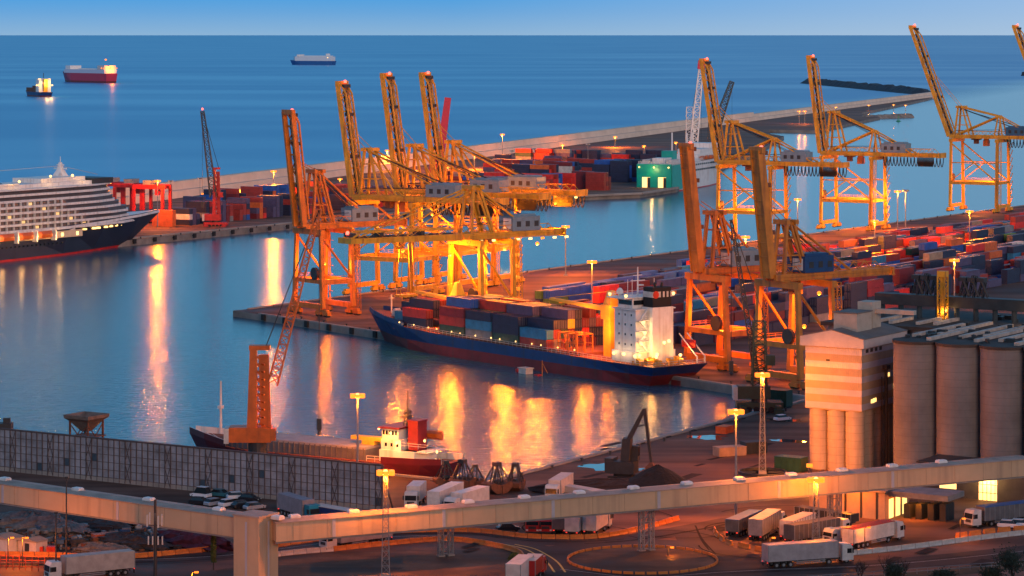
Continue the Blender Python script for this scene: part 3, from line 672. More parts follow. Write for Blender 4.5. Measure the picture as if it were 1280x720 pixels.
def deck_crane(x, y, h, jl, label=None):
    c = MB().loft([[(x+dx*1.5, y+dy*1.5, z) for dx, dy in ((-1,-1),(1,-1),(1,1),(-1,1))] for z in (3.4, h-6)]).bb(x-1.9, x+1.9, y-2.1, y+2.1, h-6, h-2.2).loft([[(x+dx*w, y+dy*w, z) for dx, dy in ((-1,-1),(1,-1),(1,1),(-1,1))] for z, w in ((h-2.2, 1.6), (h+1.6, .7))]).build('deck_crane', mat('deck_crane_yellow', (.75, .45, .03), .5, var=.15), ship)
    jb = MB()
    for s in (-.8, .8): jb.beam((x+1.6, y+s, h-3.5), (x+jl, y+s*.5, h-2.6), .7, 1.1, w2=.4, h2=.6)
    for k in range(6): q = 3+k*(jl-4)/6; jb.beam((x+q, y-.8, h-3.3), (x+q, y+.8, h-3.3), .35)
    jb.tube((x+.2, y, h+1.4), (x+jl, y, h-2.3), .1, n=5); jb.build('jib', MATS['deck_crane_yellow'], c)
deck_crane(22.5, 1.5, 19.5, 27); deck_crane(96.5, 0, 16.5, 21)
for k, (x, y, z) in enumerate(((4.2, 6.5, 5.6), (3.0, 1.5, 5.6), (4.7, 7.6, 5.4), (10, 7.2, 5.5), (14, 7.4, 5.4), (3.0, -1, 8.6), (4.6, 4.4, 11.4), (4.6, 4.8, 14.2), (4.6, 5.6, 8.5), (1.5, 3, 5.2), (0, -4, 5.4), (3.0, -2.6, 8.9), (15.4, 7.6, 21), (8.0, 8.0, 21), (8.0, -8.2, 20.9), (5.5, -5.3, 8.4))):
    MB().lathe([(.15, -.4), (.42, -.1), (.42, .25), (.1, .4)], 8).build('floodlight', bulb_w, ship, loc=(x, y, z))
for x, y, z, pw in ((1.0, 5, 6.6, 1500), (3.6, 4.6, 13.4, 170), (3.6, 4.6, 10.4, 170), (3.6, 4.6, 7.6, 170), (8, 8.6, 6.0, 160), (13, 8.6, 6.0, 160), (-1.2, -5, 6.0, 900), (19.4, 5.5, 11, 3600), (19.4, 4.6, 17, 1300), (26, -3.6, 17, 3000), (32, 4, 12.5, 8000), (24, 7.5, 7, 1100), (99.5, 3.5, 15, 1300)):
    pointlight(ship, (x, y, z), pw, (1, .40, .08) if x < 2 else (1, .58, .22) if x < 18 else SOD, .3)
for k in range(14):
    x = 28+k*6.3+(k*37 % 11)*.3; MB().lathe([(.08, -.2), (.2, -.1), (.2, .1), (.06, .2)], 8).build('deck_light', bulb_w, ship, loc=(x, 9.75, 5.15+max(0, (x-80))*.02))
    if k % 2: pointlight(ship, (x, 10.8, 5.2), 28, WARM, .15)
MB().bb(-5.2, -1.6, -.5, .5, -3.5, -.6).build('rudder', hullred, ship)
fc = MB()
for x, y in ((124, 3), (124, -3), (128, 0)): fc.tube((x, y-.9, 7.4), (x, y+.9, 7.4), .8, n=12).bb(x-1, x+1, y-1.1, y+1.1, 6.4, 7)
fc.tube((131, 0, 6.6), (131, 0, 12), .22).beam((131, -1, 11), (131, 1, 11), .15); fc.build('windlass', offw, ship)
rope = mat('mooring_rope', (.3, .25, .18), .9, var=.1)
# --- work barge alongside
bg_ = thing('work_boat', 'small dark work barge lying alongside the container ship hull', 'boat', gp(665, 468, WL), AB+math.pi)
hull_mesh(17, [(0, 2.4, 2.2, -.7), (.3, 2.6, 2.4, -.75), (.75, 2.6, 2.3, -.7), (1, 1.4, 1.0, -.3)], -1.4, 1, 0).build('hull', [dark, dark, rust], bg_, loc=(-8, 0, 0))
MB().bb(-4.5, -1.2, -1.2, 1.2, -.7, 1.4).bb(-4.8, -.9, -1.4, 1.4, 1.4, 1.6).build('cabin', offw, bg_)
MB().tube((4.6, 0, -.7), (4.6, 0, 4.2), .1).tube((4.6, 0, 3.6), (7, 0, 1), .07).build('mast', orange, bg_)
MB().bb(2, 3.4, -.8, .8, -.7, .3).bb(-6.8, -6, -.6, .6, -.7, .9).build('deck_gear', redp, bg_)

# --- coaster behind the wind wall
maroon = mat('maroon_hull', (.10, .008, .015), .45, var=.3, scale=.2)
cs = thing('cargo_ship', 'maroon coaster with grey hatch covers moored behind the grey wind wall', 'ship', (-13.5, 589.6, 0), math.atan2(.519, -.855))
hull_mesh(62, [(0, 4.2, 3.4, 2.4), (.06, 5.2, 4.6, 2.2), (.2, 5.6, 5.5, 2.0), (.75, 5.6, 5.4, 2.0), (.84, 5.4, 4.6, 2.4), (.93, 4.0, 2.4, 3.4), (1, 1.2, .3, 3.9)], 0, 3, 1.5, bulwark=lambda t: t >= .8 or t < .15, bwm=3).build('hull', [maroon, maroon, oxide, white], cs)
hcov = mat('hatch_grey', (.32, .30, .29), .6, var=.25, scale=.4)
MB().bb(17, 53, -4.4, 4.4, 2.0, 4.2, 1).bb(17, 53, -4.5, 4.5, 4.2, 4.7).build('hatch_cover', [hcov, mat('hatch_coaming', (.12, .12, .13), .6)], cs)
rb = MB()
for k in range(27): rb.bb(17.3+k*1.35, 17.5+k*1.35, -4.62, 4.62, 2.2, 4.5)
rb.each('coaming_stay', MATS['hatch_coaming'], cs)
sup = MB().bb(5, 13.5, -4.4, 4.4, 2.2, 4.6).bb(8.6, 13.5, -3.8, 3.8, 4.6, 6.7).bb(9.4, 13.5, -3.4, 3.4, 6.7, 8.9).bb(2.5, 8.6, -3.7, 3.7, 4.4, 4.6).build('superstructure', white, cs)
MB().bb(8.8, 14, -4.2, 4.2, 8.9, 9.25).build('bridge_roof', maroon, cs)
w = MB()
for k in range(5): w.bb(13.5, 13.56, -3.0+k*1.3, -2.0+k*1.3, 7.6, 8.5); w.bb(9.8+k*.75, 10.3+k*.75, 3.4, 3.46, 7.6, 8.5)
for k in range(3): w.bb(9.2+k*1.4, 9.7+k*1.4, 3.8, 3.86, 5.3, 6.0)
w.each('window', glass, sup)
MB().bb(5.6, 8.0, -1.4, 2.0, 4.6, 10.4).bb(5.4, 8.2, -1.6, 2.2, 10.4, 10.7).build('funnel', mat('funnel_maroon', (.20, .01, .02), .5, var=.2), cs)
MB().tube((9.4, 0, 9.2), (9.4, 0, 16.5), .22, .1).beam((9.4, -1.5, 12), (9.4, 1.5, 12), .25).bb(8.8, 10.4, -1.3, 1.3, 11, 11.3).lattice((9.4, 0, 9.2), (9.4, 0, 12.5), 1.2, .8, 3, .08).build('mast', dark, cs)
MB().tube((57.5, 0, 4.2), (57.5, 0, 15.5), .35, .2).bb(57.1, 57.9, -.6, .6, 9.5, 10.2).build('foremast', white, cs)
r_ = MB(); rail(r_, [(2, 3.8, 5.2), (9, 3.8, 5.2)]); rail(r_, [(0, 4, 2.4), (4, 5, 2.3), (16, 5.4, 2.1)], 1.1); rail(r_, [(54, 4.6, 2.6), (58, 4, 4.2)], 1.1); r_.build('railing', white, cs)
MB().loft([[(x, -3.4+y*wd, 6.6+z) for y, z in ((-1, 1.0), (-.8, .2), (0, -.3), (.8, .2), (1, 1.0), (0, 1.5))] for x, wd in ((3, .2), (4, .8), (6.4, .8), (7.4, .2))]).build('lifeboat', oc, cs)
ex_ = MB().bb(15.2, 23, -.9, .9, 5.6, 6.4).bb(17, 20, -1.3, 1.3, 4.8, 5.6).build('hatch_crane', mat('yellow_gear', (.7, .42, .03), .5), cs)
for x, y, z, pw in ((9, 5.4, 5.8, 170), (3.6, 3, 6.4, 170), (11, 4.6, 7.6, 90), (15.5, 2, 8.0, 420), (1.2, 2, 4.2, 110)):
    pointlight(cs, (x, y, z), pw, WARM, .2); MB().lathe([(.1, -.3), (.28, 0), (.1, .3)], 8).build('deck_light', bulb_w, cs, loc=(x-.2, y*.93, z+.5))

# --- cruise ship
u2 = Vector((.53, .848)); hd = math.atan2(u2.y, u2.x)
bowp = gp(157, 308, WL); LEN = 230
cr0 = Vector((bowp.x, bowp.y, 0))+Vector((u2.x, u2.y, 0))*1.0+Vector((-u2.y, u2.x, 0))*1.5-Vector((u2.x, u2.y, 0))*LEN
cru = thing('cruise_ship', 'dark blue and white cruise ship with lit balcony decks at the left edge', 'ship', cr0, hd)
bluehull = mat('cruise_navy', (.025, .03, .055), .35, var=.2, scale=.1)
hull_mesh(LEN, [(0, 14, 11, 9), (.08, 16, 14, 9), (.25, 16, 16, 9), (.62, 16, 15.6, 9), (.76, 15.6, 12.8, 9.4), (.87, 13, 7.5, 10.2), (.95, 7.6, 2.6, 11), (1, 1.5, .3, 11.6)], WL+.9, 22, 4, bulwark=lambda t: t > .7).build('hull', [bluehull, redp, offw], cru)
MB().loft([[(LEN*t_+dx, -b_*1.02, z), (LEN*t_+dx, b_*1.02, z), (LEN*t_+dx, b_*1.02, z+1.0), (LEN*t_+dx, -b_*1.02, z+1.0)] for t_, dx, b_, z in ((.62, 0, 16.2, 8.9), (.76, 0, 15.8, 9.3), (.82, .2, 14.8, 9.8), (.87, 2.7, 13.2, 10.2), (.91, 6.7, 10.8, 10.6), (.95, 12.4, 7.8, 11), (.98, 17.8, 4.2, 11.4), (1.0, 22, 1.7, 11.6))]).build('bow_band', white, cru)
sup = MB(); rec = MB(); lit = MB(); win = MB()
x0 = 6; decks = [(9.4, 235), (11.9, 230), (14.3, 225), (16.7, 220), (19.1, 216), (21.5, 214), (23.9, 213)]
hb_ = 15.6
sup.bb(x0, 180, -hb_+.5, hb_-.5, 8.6, 9.4)
for k, (z, xf) in enumerate(decks):
    bwk = hb_-(1.0 if k > 4 else 0); r = 5
    def fr(z0, z1, inset, m_, xx=xf):
        m_.prism([(x0+inset, -bwk+inset), (xx-42-inset, -bwk+inset), (xx-20-inset, -bwk*(.8 if k < 2 else .93)+inset), (xx-5-inset, -bwk*(.42 if k < 2 else .66)), (xx-inset, -bwk*(.15 if k < 2 else .4)), (xx-inset, bwk*(.15 if k < 2 else .4)), (xx-5-inset, bwk*(.42 if k < 2 else .66)), (xx-20-inset, bwk*(.8 if k < 2 else .93)-inset), (xx-42-inset, bwk-inset), (x0+inset, bwk-inset)], z0, z1)
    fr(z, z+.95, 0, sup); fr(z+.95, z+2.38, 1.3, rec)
    if k < 5:
        n = int((xf-42-x0)/4.2)
        for j in range(n):
            x = x0+2+j*4.2
            if x < 118: continue
            sup.bb(x-.1, x+.1, -bwk+.3, -bwk+1.35, z+.95, z+2.38)
            (lit if (j*5+k*3) % 7 == 0 else win).bb(x+.8, x+3.2, -bwk+1.22, -bwk+1.31, z+1.0, z+2.1)
fr(26.3, 26.9, -.3, sup, 214)
sup.bb(60, 196, -10.5, 9, 26.9, 28.4); sup.bb(166, 194, -8.5, 7, 28.4, 30.2); sup.bb(110, 150, -11, 10, 28.4, 29.0)
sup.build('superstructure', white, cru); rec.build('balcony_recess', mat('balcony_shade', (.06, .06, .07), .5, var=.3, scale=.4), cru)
lit.each('lit_cabin_window', mat('cabin_lit', (.8, .7, .4), .4, var=0, emit=(1.0, .55, .16), estr=.55), cru); win.each('cabin_window', mat('cabin_glass', (.16, .14, .13), .2, var=.3), cru)
MB().bb(196.2, 209, -11.2, 11.2, 26.95, 29.2).build('sun_screen', dark, cru)
MB().lathe([(8, 28.4), (8, 29.2), (5, 30.4), (.5, 31)], 20, (140, 0)).build('pool_dome', glass, cru)
MX = 188
mm = MB().loft([[(MX+dx*w_, dy*w_, z) for dx, dy in ((-1,-1),(1,-1),(1,1),(-1,1))] for z, w_ in ((30.2, 2.4), (33, 1.1), (36, .5))]).beam((MX, -3.4, 33.4), (MX, 3.4, 33.4), .5).beam((MX, -2, 35), (MX, 2, 35), .4).tube((MX, 0, 36), (MX, 0, 38.5), .15)
mm.build('mast', white, cru)
sg = MB().tube((MX, 0, 34.5), (90, 0, 33), .10, n=4).tube((MX, 0, 34.5), (212, 0, 30), .10, n=4); sg.each('signal_stay', offw, cru)
lbm = mat('lifeboat_orange', (.65, .12, .02), .45, var=.15)
gal = MB().bb(20, 184, -hb_-.06, -hb_+2.2, 5.8, 8.6); gal.build('lifeboat_deck', mat('promenade_cream', (.7, .55, .35), .5, var=.1), cru)
for k in range(11):
    x = 44+k*11.5
    l_ = MB().loft([[(x+dx, -hb_-1.2+y*wd, 7.8+z) for y, z in ((-1, .3), (-.7, -1.2), (.7, -1.2), (1, .3), (.6, 1.5), (-.6, 1.5))] for dx, wd in ((-4.3, .3), (-3.2, 1.5), (3.2, 1.5), (4.3, .3))]).build('lifeboat', [lbm], cru)
    MB().bb(x+5.3, x+6.1, -hb_-2.4, -hb_+.1, 5.2, 9.6).build('davit', white, cru)
    pointlight(cru, (x+5.7, -hb_-4.0, 7.0), 500, WARM, .3) if k > 4 else None
for k in range(13): MB().bb(66+k*9.5, 67.4+k*9.5, -hb_-.16, -hb_-.05, 6.4, 7.8).build('promenade_light', bulb_w, cru)
for j, xx in enumerate((186, 193, 196, 202, 207, 212, 216)):
    tq = xx/LEN; bq = 15.6-2.6*((tq-.76)/.11) if tq < .87 else 13-5.4*((tq-.87)/.08)
    MB().bb(xx, xx+1.8, -bq-.35, -bq+1.5, 8.0, 8.7).build('lit_port', bulb_w if j else litwin, cru)
ph = MB()
for k in range(60):
    x = 30+k*2.6
    if 112 < x < 172: ph.bb(x, x+.7, -16.06, -15.5, 3.4, 4.1)
ph.each('porthole', glass, cru)
for x, y, z in ((172, -8.6, 31), (186, -8.4, 30.8), (150, -11, 29.8)): MB().lathe([(.2, -.5), (.6, 0), (.2, .5)], 8).build('deck_light', bulb_w, cru, loc=(x, y, z))
for x in (120, 145, 168, 190): pointlight(cru, (x, -13, 30.6), 420, WARM, .4)

# --- ferry with teal stern
fp = gp(818, 240, WL); uf = Vector((.36, .933)); fe = thing('ferry', 'white ferry with teal stern and two open stern doors at the far quay', 'ferry', (fp.x, fp.y, 0), math.atan2(uf.y, uf.x))
FH = 14
hull_mesh(125, [(0, 10.6, 10, FH), (.3, 10.8, 10.6, FH), (.6, 10.8, 10, FH), (.8, 9.5, 7, FH+.5), (.92, 5.6, 2.8, FH+1.2), (1, 1.4, .3, FH+1.6)], WL+.6, 7, 0).build('hull', [white, redp, offw], fe)
tq = MB().bb(-.6, 0, -10.65, 10.65, 10.4, FH+.3).bb(-.6, 0, -10.65, -7.4, -1, 10.4).bb(-.6, 0, -2.4, 2.4, -1, 10.4).bb(-.6, 0, 7.4, 10.65, -1, 10.4).bb(-.6, 0, -7.4, -2.4, 6.6, 10.4).bb(-.6, 0, 2.4, 7.4, 6.6, 10.4).bb(0, 24, -10.95, -10.85, -.8, FH-.2).bb(0, 24, 10.85, 10.95, -.8, FH-.2)
tq.build('stern_plate', teal, fe)
for y in (-4.9, 4.9): MB().bb(-.45, -.2, y-2.45, y+2.45, -.9, 6.6).build('stern_door', litwin if y else dark, fe); 
for y in (-6.2, 3.6): MB().bb(-.58, -.46, y-1.3, y+.6, -.9, 6.4).build('stern_ramp', dark, fe)
MB().bb(2, 60, -9.6, 9.6, FH, FH+.5).bb(60, 112, -7.6, 7.6, FH, FH+3.4).bb(66, 106, -7, 7, FH+3.4, FH+6.6).bb(90, 104, -9, 9, FH+6.6, FH+9.4).build('superstructure', white, fe)
MB().bb(24, 32, -3.5, 3.5, FH+.5, FH+7).build('funnel', teal, fe); MB().bb(4, 20, 6.0, 8.8, FH+.5, FH+2.6).bb(4, 20, -8.8, -6, FH+.5, FH+2.6).build('vent_house', offw, fe)
for y in (-9, 0, 9): MB().lathe([(.2, -.4), (.6, 0), (.2, .4)], 8).build('stern_light', bulb_w, fe, loc=(-1.1, y, FH-1.6))
pointlight(fe, (-5, 0, 11), 1600, WARM, .4)
wf = MB()
for z, a, b_ in ((FH-2.2, 26, 100), (FH-5.4, 30, 96)):
    for k in range(int((b_-a)/4)): wf.bb(a+k*4, a+k*4+2.2, -10.95, -10.2, z, z+1.0)
wf.each('window', glass, fe)
for k in range(4):
    for s in (-1, 1): MB().loft([[(66+k*9+dx, s*8.6+y*w_, FH+1.4+z) for y, z in ((-1, .3), (-.7, -1), (.7, -1), (1, .3), (0, 1.2))] for dx, w_ in ((-3.4, .3), (-2.4, 1.2), (2.4, 1.2), (3.4, .3))]).build('lifeboat', oc, fe)
rl = MB(); rail(rl, [(.5, -10, FH+.4), (.5, 10, FH+.4)], 1.3, .12); rail(rl, [(1, -10.3, FH+.4), (62, -10.3, FH+.4)], 1.3, .12); rl.build('railing', white, fe)
MB().bb(-.3, 26, -10.3, 10.3, FH+.31, FH+.42).build('aft_deck', white, fe)
MB().bb(8, 20, -4, 4, FH+.5, FH+3.4).build('deck_house', white, fe)
for x, y in ((44, -6), (52, 6), (60, -4)): MB().tube((x, y, FH), (x, y, FH+17), .6, .4).build('post', white, fe)

# --- ships at anchor on the horizon
def anchored(label, px, py, L_, B_, hcol, top, rz, kind):
    p = gp(px, py, WL); s = thing('cargo_ship', label, 'ship', (p.x, p.y, 0), rz, 'ships at anchor off the port')
    zd = 16 if kind == 'tanker' else 10 if kind != 'feeder' else 5
    hull_mesh(L_, [(0, B_*.45, B_*.4, zd), (.1, B_*.5, B_*.48, zd), (.75, B_*.5, B_*.48, zd), (.9, B_*.38, B_*.25, zd+1), (1, B_*.1, .4, zd+2)], 1.5 if kind == 'tanker' else 0, 6, 3).build('hull', [hcol, hullred if kind != 'car' else hcol, oxide], s, loc=(-L_/2, 0, 0))
    up_ = 13 if kind == 'car' else 8
    if kind == 'tanker':
        MB().prism([(-L_/2+2, -B_*.49), (L_/2-18, -B_*.49), (L_/2-5, 0), (L_/2-18, B_*.49), (-L_/2+2, B_*.49)], zd, zd+7).build('superstructure', top, s); MB().bb(L_/2-40, L_/2-22, -B_*.45, B_*.45, zd+7, zd+14).bb(-L_/2+34, L_/2-60, -B_*.2, B_*.2, zd+7, zd+9).build('bridge', white, s)
        MB().bb(-L_/2+4, -L_/2+30, -B_*.47, B_*.47, zd+7, zd+15).build('stern_house', offw, s)
    elif kind == 'car':
        MB().prism([(-L_/2+2, -B_*.49), (L_/2-18, -B_*.49), (L_/2-5, 0), (L_/2-18, B_*.49), (-L_/2+2, B_*.49)], zd, zd+13).bb(-L_/2+8, L_/2-30, -B_*.4, B_*.4, zd+13, zd+16).build('superstructure', top, s)
        MB().bb(L_/2-34, L_/2-26, -B_*.55, B_*.55, zd+13, zd+19).bb(-L_/2+15, -L_/2+25, -4, 4, zd+16, zd+22).build('bridge', white, s)
    else:
        MB().bb(-L_/2+6, -L_/2+20, -B_*.46, B_*.46, zd, zd+17).bb(-L_/2+8, -L_/2+16, -B_*.5, B_*.5, zd+17, zd+20).build('superstructure', white, s)
        MB().bb(-L_/2+2, -L_/2+6, -3, 3, zd, zd+19).build('funnel', top, s)
        MB().tube((-L_/2+12, 0, zd+20), (-L_/2+12, 0, zd+28), .5).build('mast', dark, s)
        if kind == 'tanker': MB().prism([(-L_/2+20, -B_*.45), (L_/2-14, -B_*.45), (L_/2-4, 0), (L_/2-14, B_*.45), (-L_/2+20, B_*.45)], zd, zd+5).bb(L_/2-34, L_/2-20, -B_*.3, B_*.3, zd+5, zd+9).build('deck_house', white, s)
        else: MB().bb(-L_/2+22, -L_/2+36, -B_*.45, B_*.45, zd, zd+9).bb(-L_/2+40, L_/2-12, -B_*.42, B_*.42, zd, zd+6).build('cargo', rust, s)
    for x in ((-L_/2+12, -L_/2+3) if kind != 'car' else (-L_/2+12,)):
        for y in (-B_*.52, 0, B_*.52): MB().lathe([(.4, -1), (1.4, 0), (.4, 1)], 8).build('deck_light', bulb_w if kind != 'tanker' else bulb_s, s, loc=(x, y, zd+10))
    if kind == 'feeder':
        pointlight(s, (-L_/2-4, 0, zd+14), 14000, WARM, 1); pointlight(s, (-L_/2+30, -B_*.9, zd+16), 16000, WARM, 1)
    elif kind == 'tanker':
        pointlight(s, (-L_/2-5, 0, zd+9), 40000, SOD, 1); MB().lathe([(.5, -1.5), (2.6, 0), (.5, 1.5)], 8).build('deck_light', bulb_s, s, loc=(-L_/2+20, 0, zd+26))
anchored('small feeder ship lit warm white, nearest the left edge on the sea', 47, 120.5, 78, 20, navy, yellow, R(118), 'feeder')
anchored('red and white ship with one bright orange light at anchor', 110, 103, 175, 27, mat('far_red_hull', (.42, .03, .07), .5, var=.1), mat('far_pale_band', (.45, .52, .62), .5, var=.1), R(128), 'tanker')
anchored('blue and white box shaped car carrier near the horizon', 391, 81, 150, 26, mat('far_blue_hull', (.02, .10, .30), .5, var=.1), mat('car_carrier_white', (.55, .62, .66), .5, var=.1), R(150), 'car')
# ------------------------------------------------------------------ containers
CC = {'dark navy': (.015, .022, .06), 'blue': (.012, .085, .36), 'brick red': (.30, .03, .02), 'bright red': (.62, .022, .012), 'dark red': (.15, .012, .018), 'purple grey': (.075, .06, .13), 'orange': (.62, .12, .02), 'white': (.55, .53, .50), 'dark green': (.02, .06, .045), 'light blue': (.03, .20, .36), 'grey': (.18, .18, .19), 'yellow': (.55, .40, .02), 'olive green': (.13, .20, .03), 'tan': (.38, .24, .15)}
CM = {k: mat('container_'+k.replace(' ', '_'), tuple(min(.75, x*1.1) for x in c), .5, var=.28, scale=.5, corr=('X', 3.2)) for k, c in CC.items()}
rodm = mat('door_rod', (.35, .34, .33), .4, metal=.6, var=.2)
W_, HT = 2.44, 2.59
def cont_mb(L_):
    mb = MB(); mb.bb(-L_/2+.06, L_/2-.06, -W_/2+.06, W_/2-.06, .1, HT-.05)
    for s in (-1, 1):
        for k in (-1, 1): mb.bb(s*L_/2-.11*(s > 0)-.0*(s < 0), s*L_/2+.11*(s < 0), k*W_/2-.11*(k > 0), k*W_/2+.11*(k < 0), 0, HT)
        mb.bb(-L_/2+.11, L_/2-.11, s*W_/2-.07*(s > 0), s*W_/2+.07*(s < 0), 0, .16); mb.bb(-L_/2+.11, L_/2-.11, s*W_/2-.07*(s > 0), s*W_/2+.07*(s < 0), HT-.12, HT)
        mb.bb(s*L_/2-.07*(s > 0), s*L_/2+.07*(s < 0), -W_/2+.11, W_/2-.11, HT-.12, HT)
    return mb
BODY = {}; DOOR = {}
def cont(label, loc, rz, L_, colr, group, door_sign=-1):
    k = (L_, colr)
    if k not in BODY:
        o = cont_mb(L_).build('shipping_container', CM[colr]); BODY[k] = o.data; COL.objects.unlink(o); bpy.data.objects.remove(o)
        d = MB()
        for s in (-1, 1): d.bb(-.05, .0, s*.58-.54, s*.58+.54, .2, HT-.18)
        for y in (-.85, -.32, .32, .85): d.tube((-.09, y, .2), (-.09, y, HT-.2), .035, n=5, mi=1)
        o = d.build('door', [CM[colr], rodm]); DOOR[k] = o.data; COL.objects.unlink(o); bpy.data.objects.remove(o)
    o = bpy.data.objects.new('shipping_container', BODY[k]); COL.objects.link(o); o.location = loc; o.rotation_euler.z = rz
    tag(o, label, 'container', group)
    d = bpy.data.objects.new('door', DOOR[k]); COL.objects.link(d); d.parent = o; d.location = (door_sign*(L_/2-.06)+(0 if door_sign < 0 else 0), 0, 0)
    if door_sign > 0: d.rotation_euler.z = math.pi
    return o
rc = random.Random(11)
def pick(w):
    ks = list(w); return rc.choices(ks, [w[k] for k in ks])[0]
# on the ship's deck: bays from the deck house to the bow
DW = {'dark navy': 5, 'blue': 1.5, 'brick red': 3, 'dark red': 3, 'dark green': 1.5, 'bright red': .9, 'white': .5, 'grey': .4, 'tan': .3, 'purple grey': 1}
bays = [(46.6, 12.19, 4.1, [2, 3, 3, 4, 4, 3, 4, 3]), (59.6, 12.19, 4.2, [3, 3, 4, 4, 4, 4, 3, 3]), (72.6, 12.19, 4.3, [3, 3, 4, 4, 3, 4, 4, 3]), (85.6, 12.19, 4.4, [3, 4, 4, 3, 4, 4, 4, 3]), (106.2, 12.19, 5.0, [2, 3, 3, 3, 3, 3, 2]), (117.2, 6.06, 5.8, [1, 2, 2, 2, 2])]
fixed = {(0, 0, 0): 'brick red', (0, 0, 1): 'light blue', (1, 0, 2): 'dark navy', (1, 0, 1): 'dark navy', (1, 0, 0): 'dark green', (2, 0, 0): 'grey', (2, 0, 1): 'light blue', (2, 0, 2): 'dark navy', (3, 0, 1): 'brick red', (3, 0, 0): 'dark green', (3, 0, 2): 'dark red', (4, 0, 0): 'dark navy', (4, 0, 1): 'brick red', (5, 0, 0): 'light blue', (0, 3, 2): 'yellow', (0, 1, 2): 'dark navy', (0, 2, 2): 'dark navy'}
tiern = ['bottom tier', 'second tier', 'third tier', 'fourth tier', 'fifth tier']
bayn = ['bay nearest the deckhouse', 'second bay from deckhouse', 'third bay from deckhouse', 'just abaft the forward crane', 'just ahead of forward crane', 'short bay at the bow']
MS = Matrix.Translation(ship.location) @ Matrix.Rotation(AB, 4, 'Z')
for bi, (xc, L_, z0, rows) in enumerate(bays):
    n = len(rows)
    for r, h in enumerate(rows):
        y = (n/2-.5-r)*2.46
        for k in range(h):
            if r > 0 and k < min(rows[r-1], h)-1 and 0 < r < n-1 and bi not in (0,): continue   # buried boxes no view shows
            c_ = fixed.get((bi, r, k)) or pick(DW)
            rown = 'near rail row' if r == 0 else 'far rail row' if r == n-1 else ORD[r]+' row in'
            cont(f'{c_} container on deck, {tiern[k]}, {rown}, {bayn[bi]}', MS @ Vector((xc+rc.uniform(-.05, .05), y, z0+k*HT)), AB, L_, c_, 'containers on the ship deck')
# loose containers under the working crane, seen past the ship
# --- the terminal yards: every slot is generated, the largest in view become individuals, the rest one stuff mesh
slots = []    # (dist, loc, rz, L, colour, label)
YW = {'dark navy': 5, 'blue': 3, 'brick red': 3.2, 'bright red': 2.4, 'dark red': 2.2, 'purple grey': 1.5, 'orange': .9, 'white': .7, 'grey': .6, 'light blue': .7, 'dark green': .4, 'tan': .6, 'olive green': .2, 'yellow': .12}
NEARW = {'dark navy': 8, 'purple grey': 4, 'brick red': 2.5, 'dark red': 2, 'blue': 2.5, 'grey': .3, 'bright red': 1.2}
BLUEW = {'blue': 9, 'dark navy': 3, 'grey': 1, 'orange': .4, 'olive green': .5, 'brick red': .6, 'bright red': .4, 'light blue': .6}
REDW = {'bright red': 4.6, 'brick red': 3, 'orange': 1.5, 'dark navy': 3, 'purple grey': 1.0, 'white': .5, 'grey': .7, 'blue': 1.6, 'dark red': 1.5, 'tan': .5, 'light blue': .4}
def st(s_, t_): return (T0[0]+U.x*s_+V.x*t_, T0[1]+U.y*s_+V.y*t_)
groups_t = [(53, 3), (68, 5), (90, 5), (114, 5), (138, 5), (163, 6)]
rowcount = 0; rows_meta = []
for gi, (t0, nr) in enumerate(groups_t):
    for r in range(nr):
        t_ = t0+r*2.75
        s0 = (190 if gi == 0 else 75-(t_-64.5)*.84) + rc.uniform(-2, 4)
        if gi in (1, 2) and r < 2: s0 += 8
        i = 0; s_ = s0+6.1; run = None; left = 0
        while s_ < 640:
            x, y = st(s_, t_)
            px = 640+F*x/y; pyv = HY+F*H/y
            if px > 1300: break
            if left <= 0:
                run = rc.choice((1, 1, 2) if gi == 0 else ((3, 3, 2, 1, 4) if gi >= 4 else (2, 3, 1, 3, 1, 4)) if gi != 1 else (2, 1, 2)); left = rc.randint(1, 3)
                if rc.random() < .17: run = 0; left = 1
                wts = NEARW if gi == 5 else YW if gi in (3, 4) else BLUEW if (gi in (0, 1) and s_ < 260) else REDW
                lead = pick(wts)
            left -= 1
            for k in range(max(0, run-(rc.random() < .25))):
                c_ = lead if rc.random() < (.55 if gi >= 5 else .35) else pick(wts)
                slots.append([y, (x+rc.uniform(-.12, .12), y+rc.uniform(-.2, .2), k*HT), AU, 12.19, c_, gi, r, i, k, nr])
            i += 1; s_ += 12.19+(.35 if i % 6 else 5.5)
grpn = ['block along basin edge', 'second block from basin', 'third block from basin', 'fourth block from basin', 'block behind near block', 'block nearest the cranes']
vis = [s for s in slots if True]
# size in view: front row or top tier first
def score(s):
    y, loc, rz, L_, c_, gi, r, i, k, nr = s
    px = 640+F*loc[0]/loc[1]
    front = 1 if r == nr-1 else .55 if k >= 1 else .25
    hidden = .1 if (px > 1120 and gi >= 4) or px > 1275 else 1
    return front*hidden/y
slots.sort(key=lambda s: -score(s))
n_ship = sum(1 for o in COL.objects if o.name.startswith('shipping_container'))
n_ind = max(0, 300-n_ship)
for s in slots[:n_ind]:
    y, loc, rz, L_, c_, gi, r, i, k, nr = s
    rn = 'front row' if r == nr-1 else ORD[nr-1-r]+' row back'
    cont(f'{c_} container, {tiern[k]}, {rn}, {ORD[min(i, 38)]} from left, {grpn[gi]}', loc, rz, L_, c_, 'containers in the terminal yard')
rest = MB(); names = list(CC); nidx = {k: i for i, k in enumerate(names)}
def rest_add(loc, rz, L_, c_):
    co, si = math.cos(rz), math.sin(rz); x, y, z = loc
    rest.box((x, y, z+HT/2), (L_-.02, W_, HT-.03), rz, nidx[c_])
for s in slots[n_ind:]: rest_add(s[1], s[2], s[3], s[4])
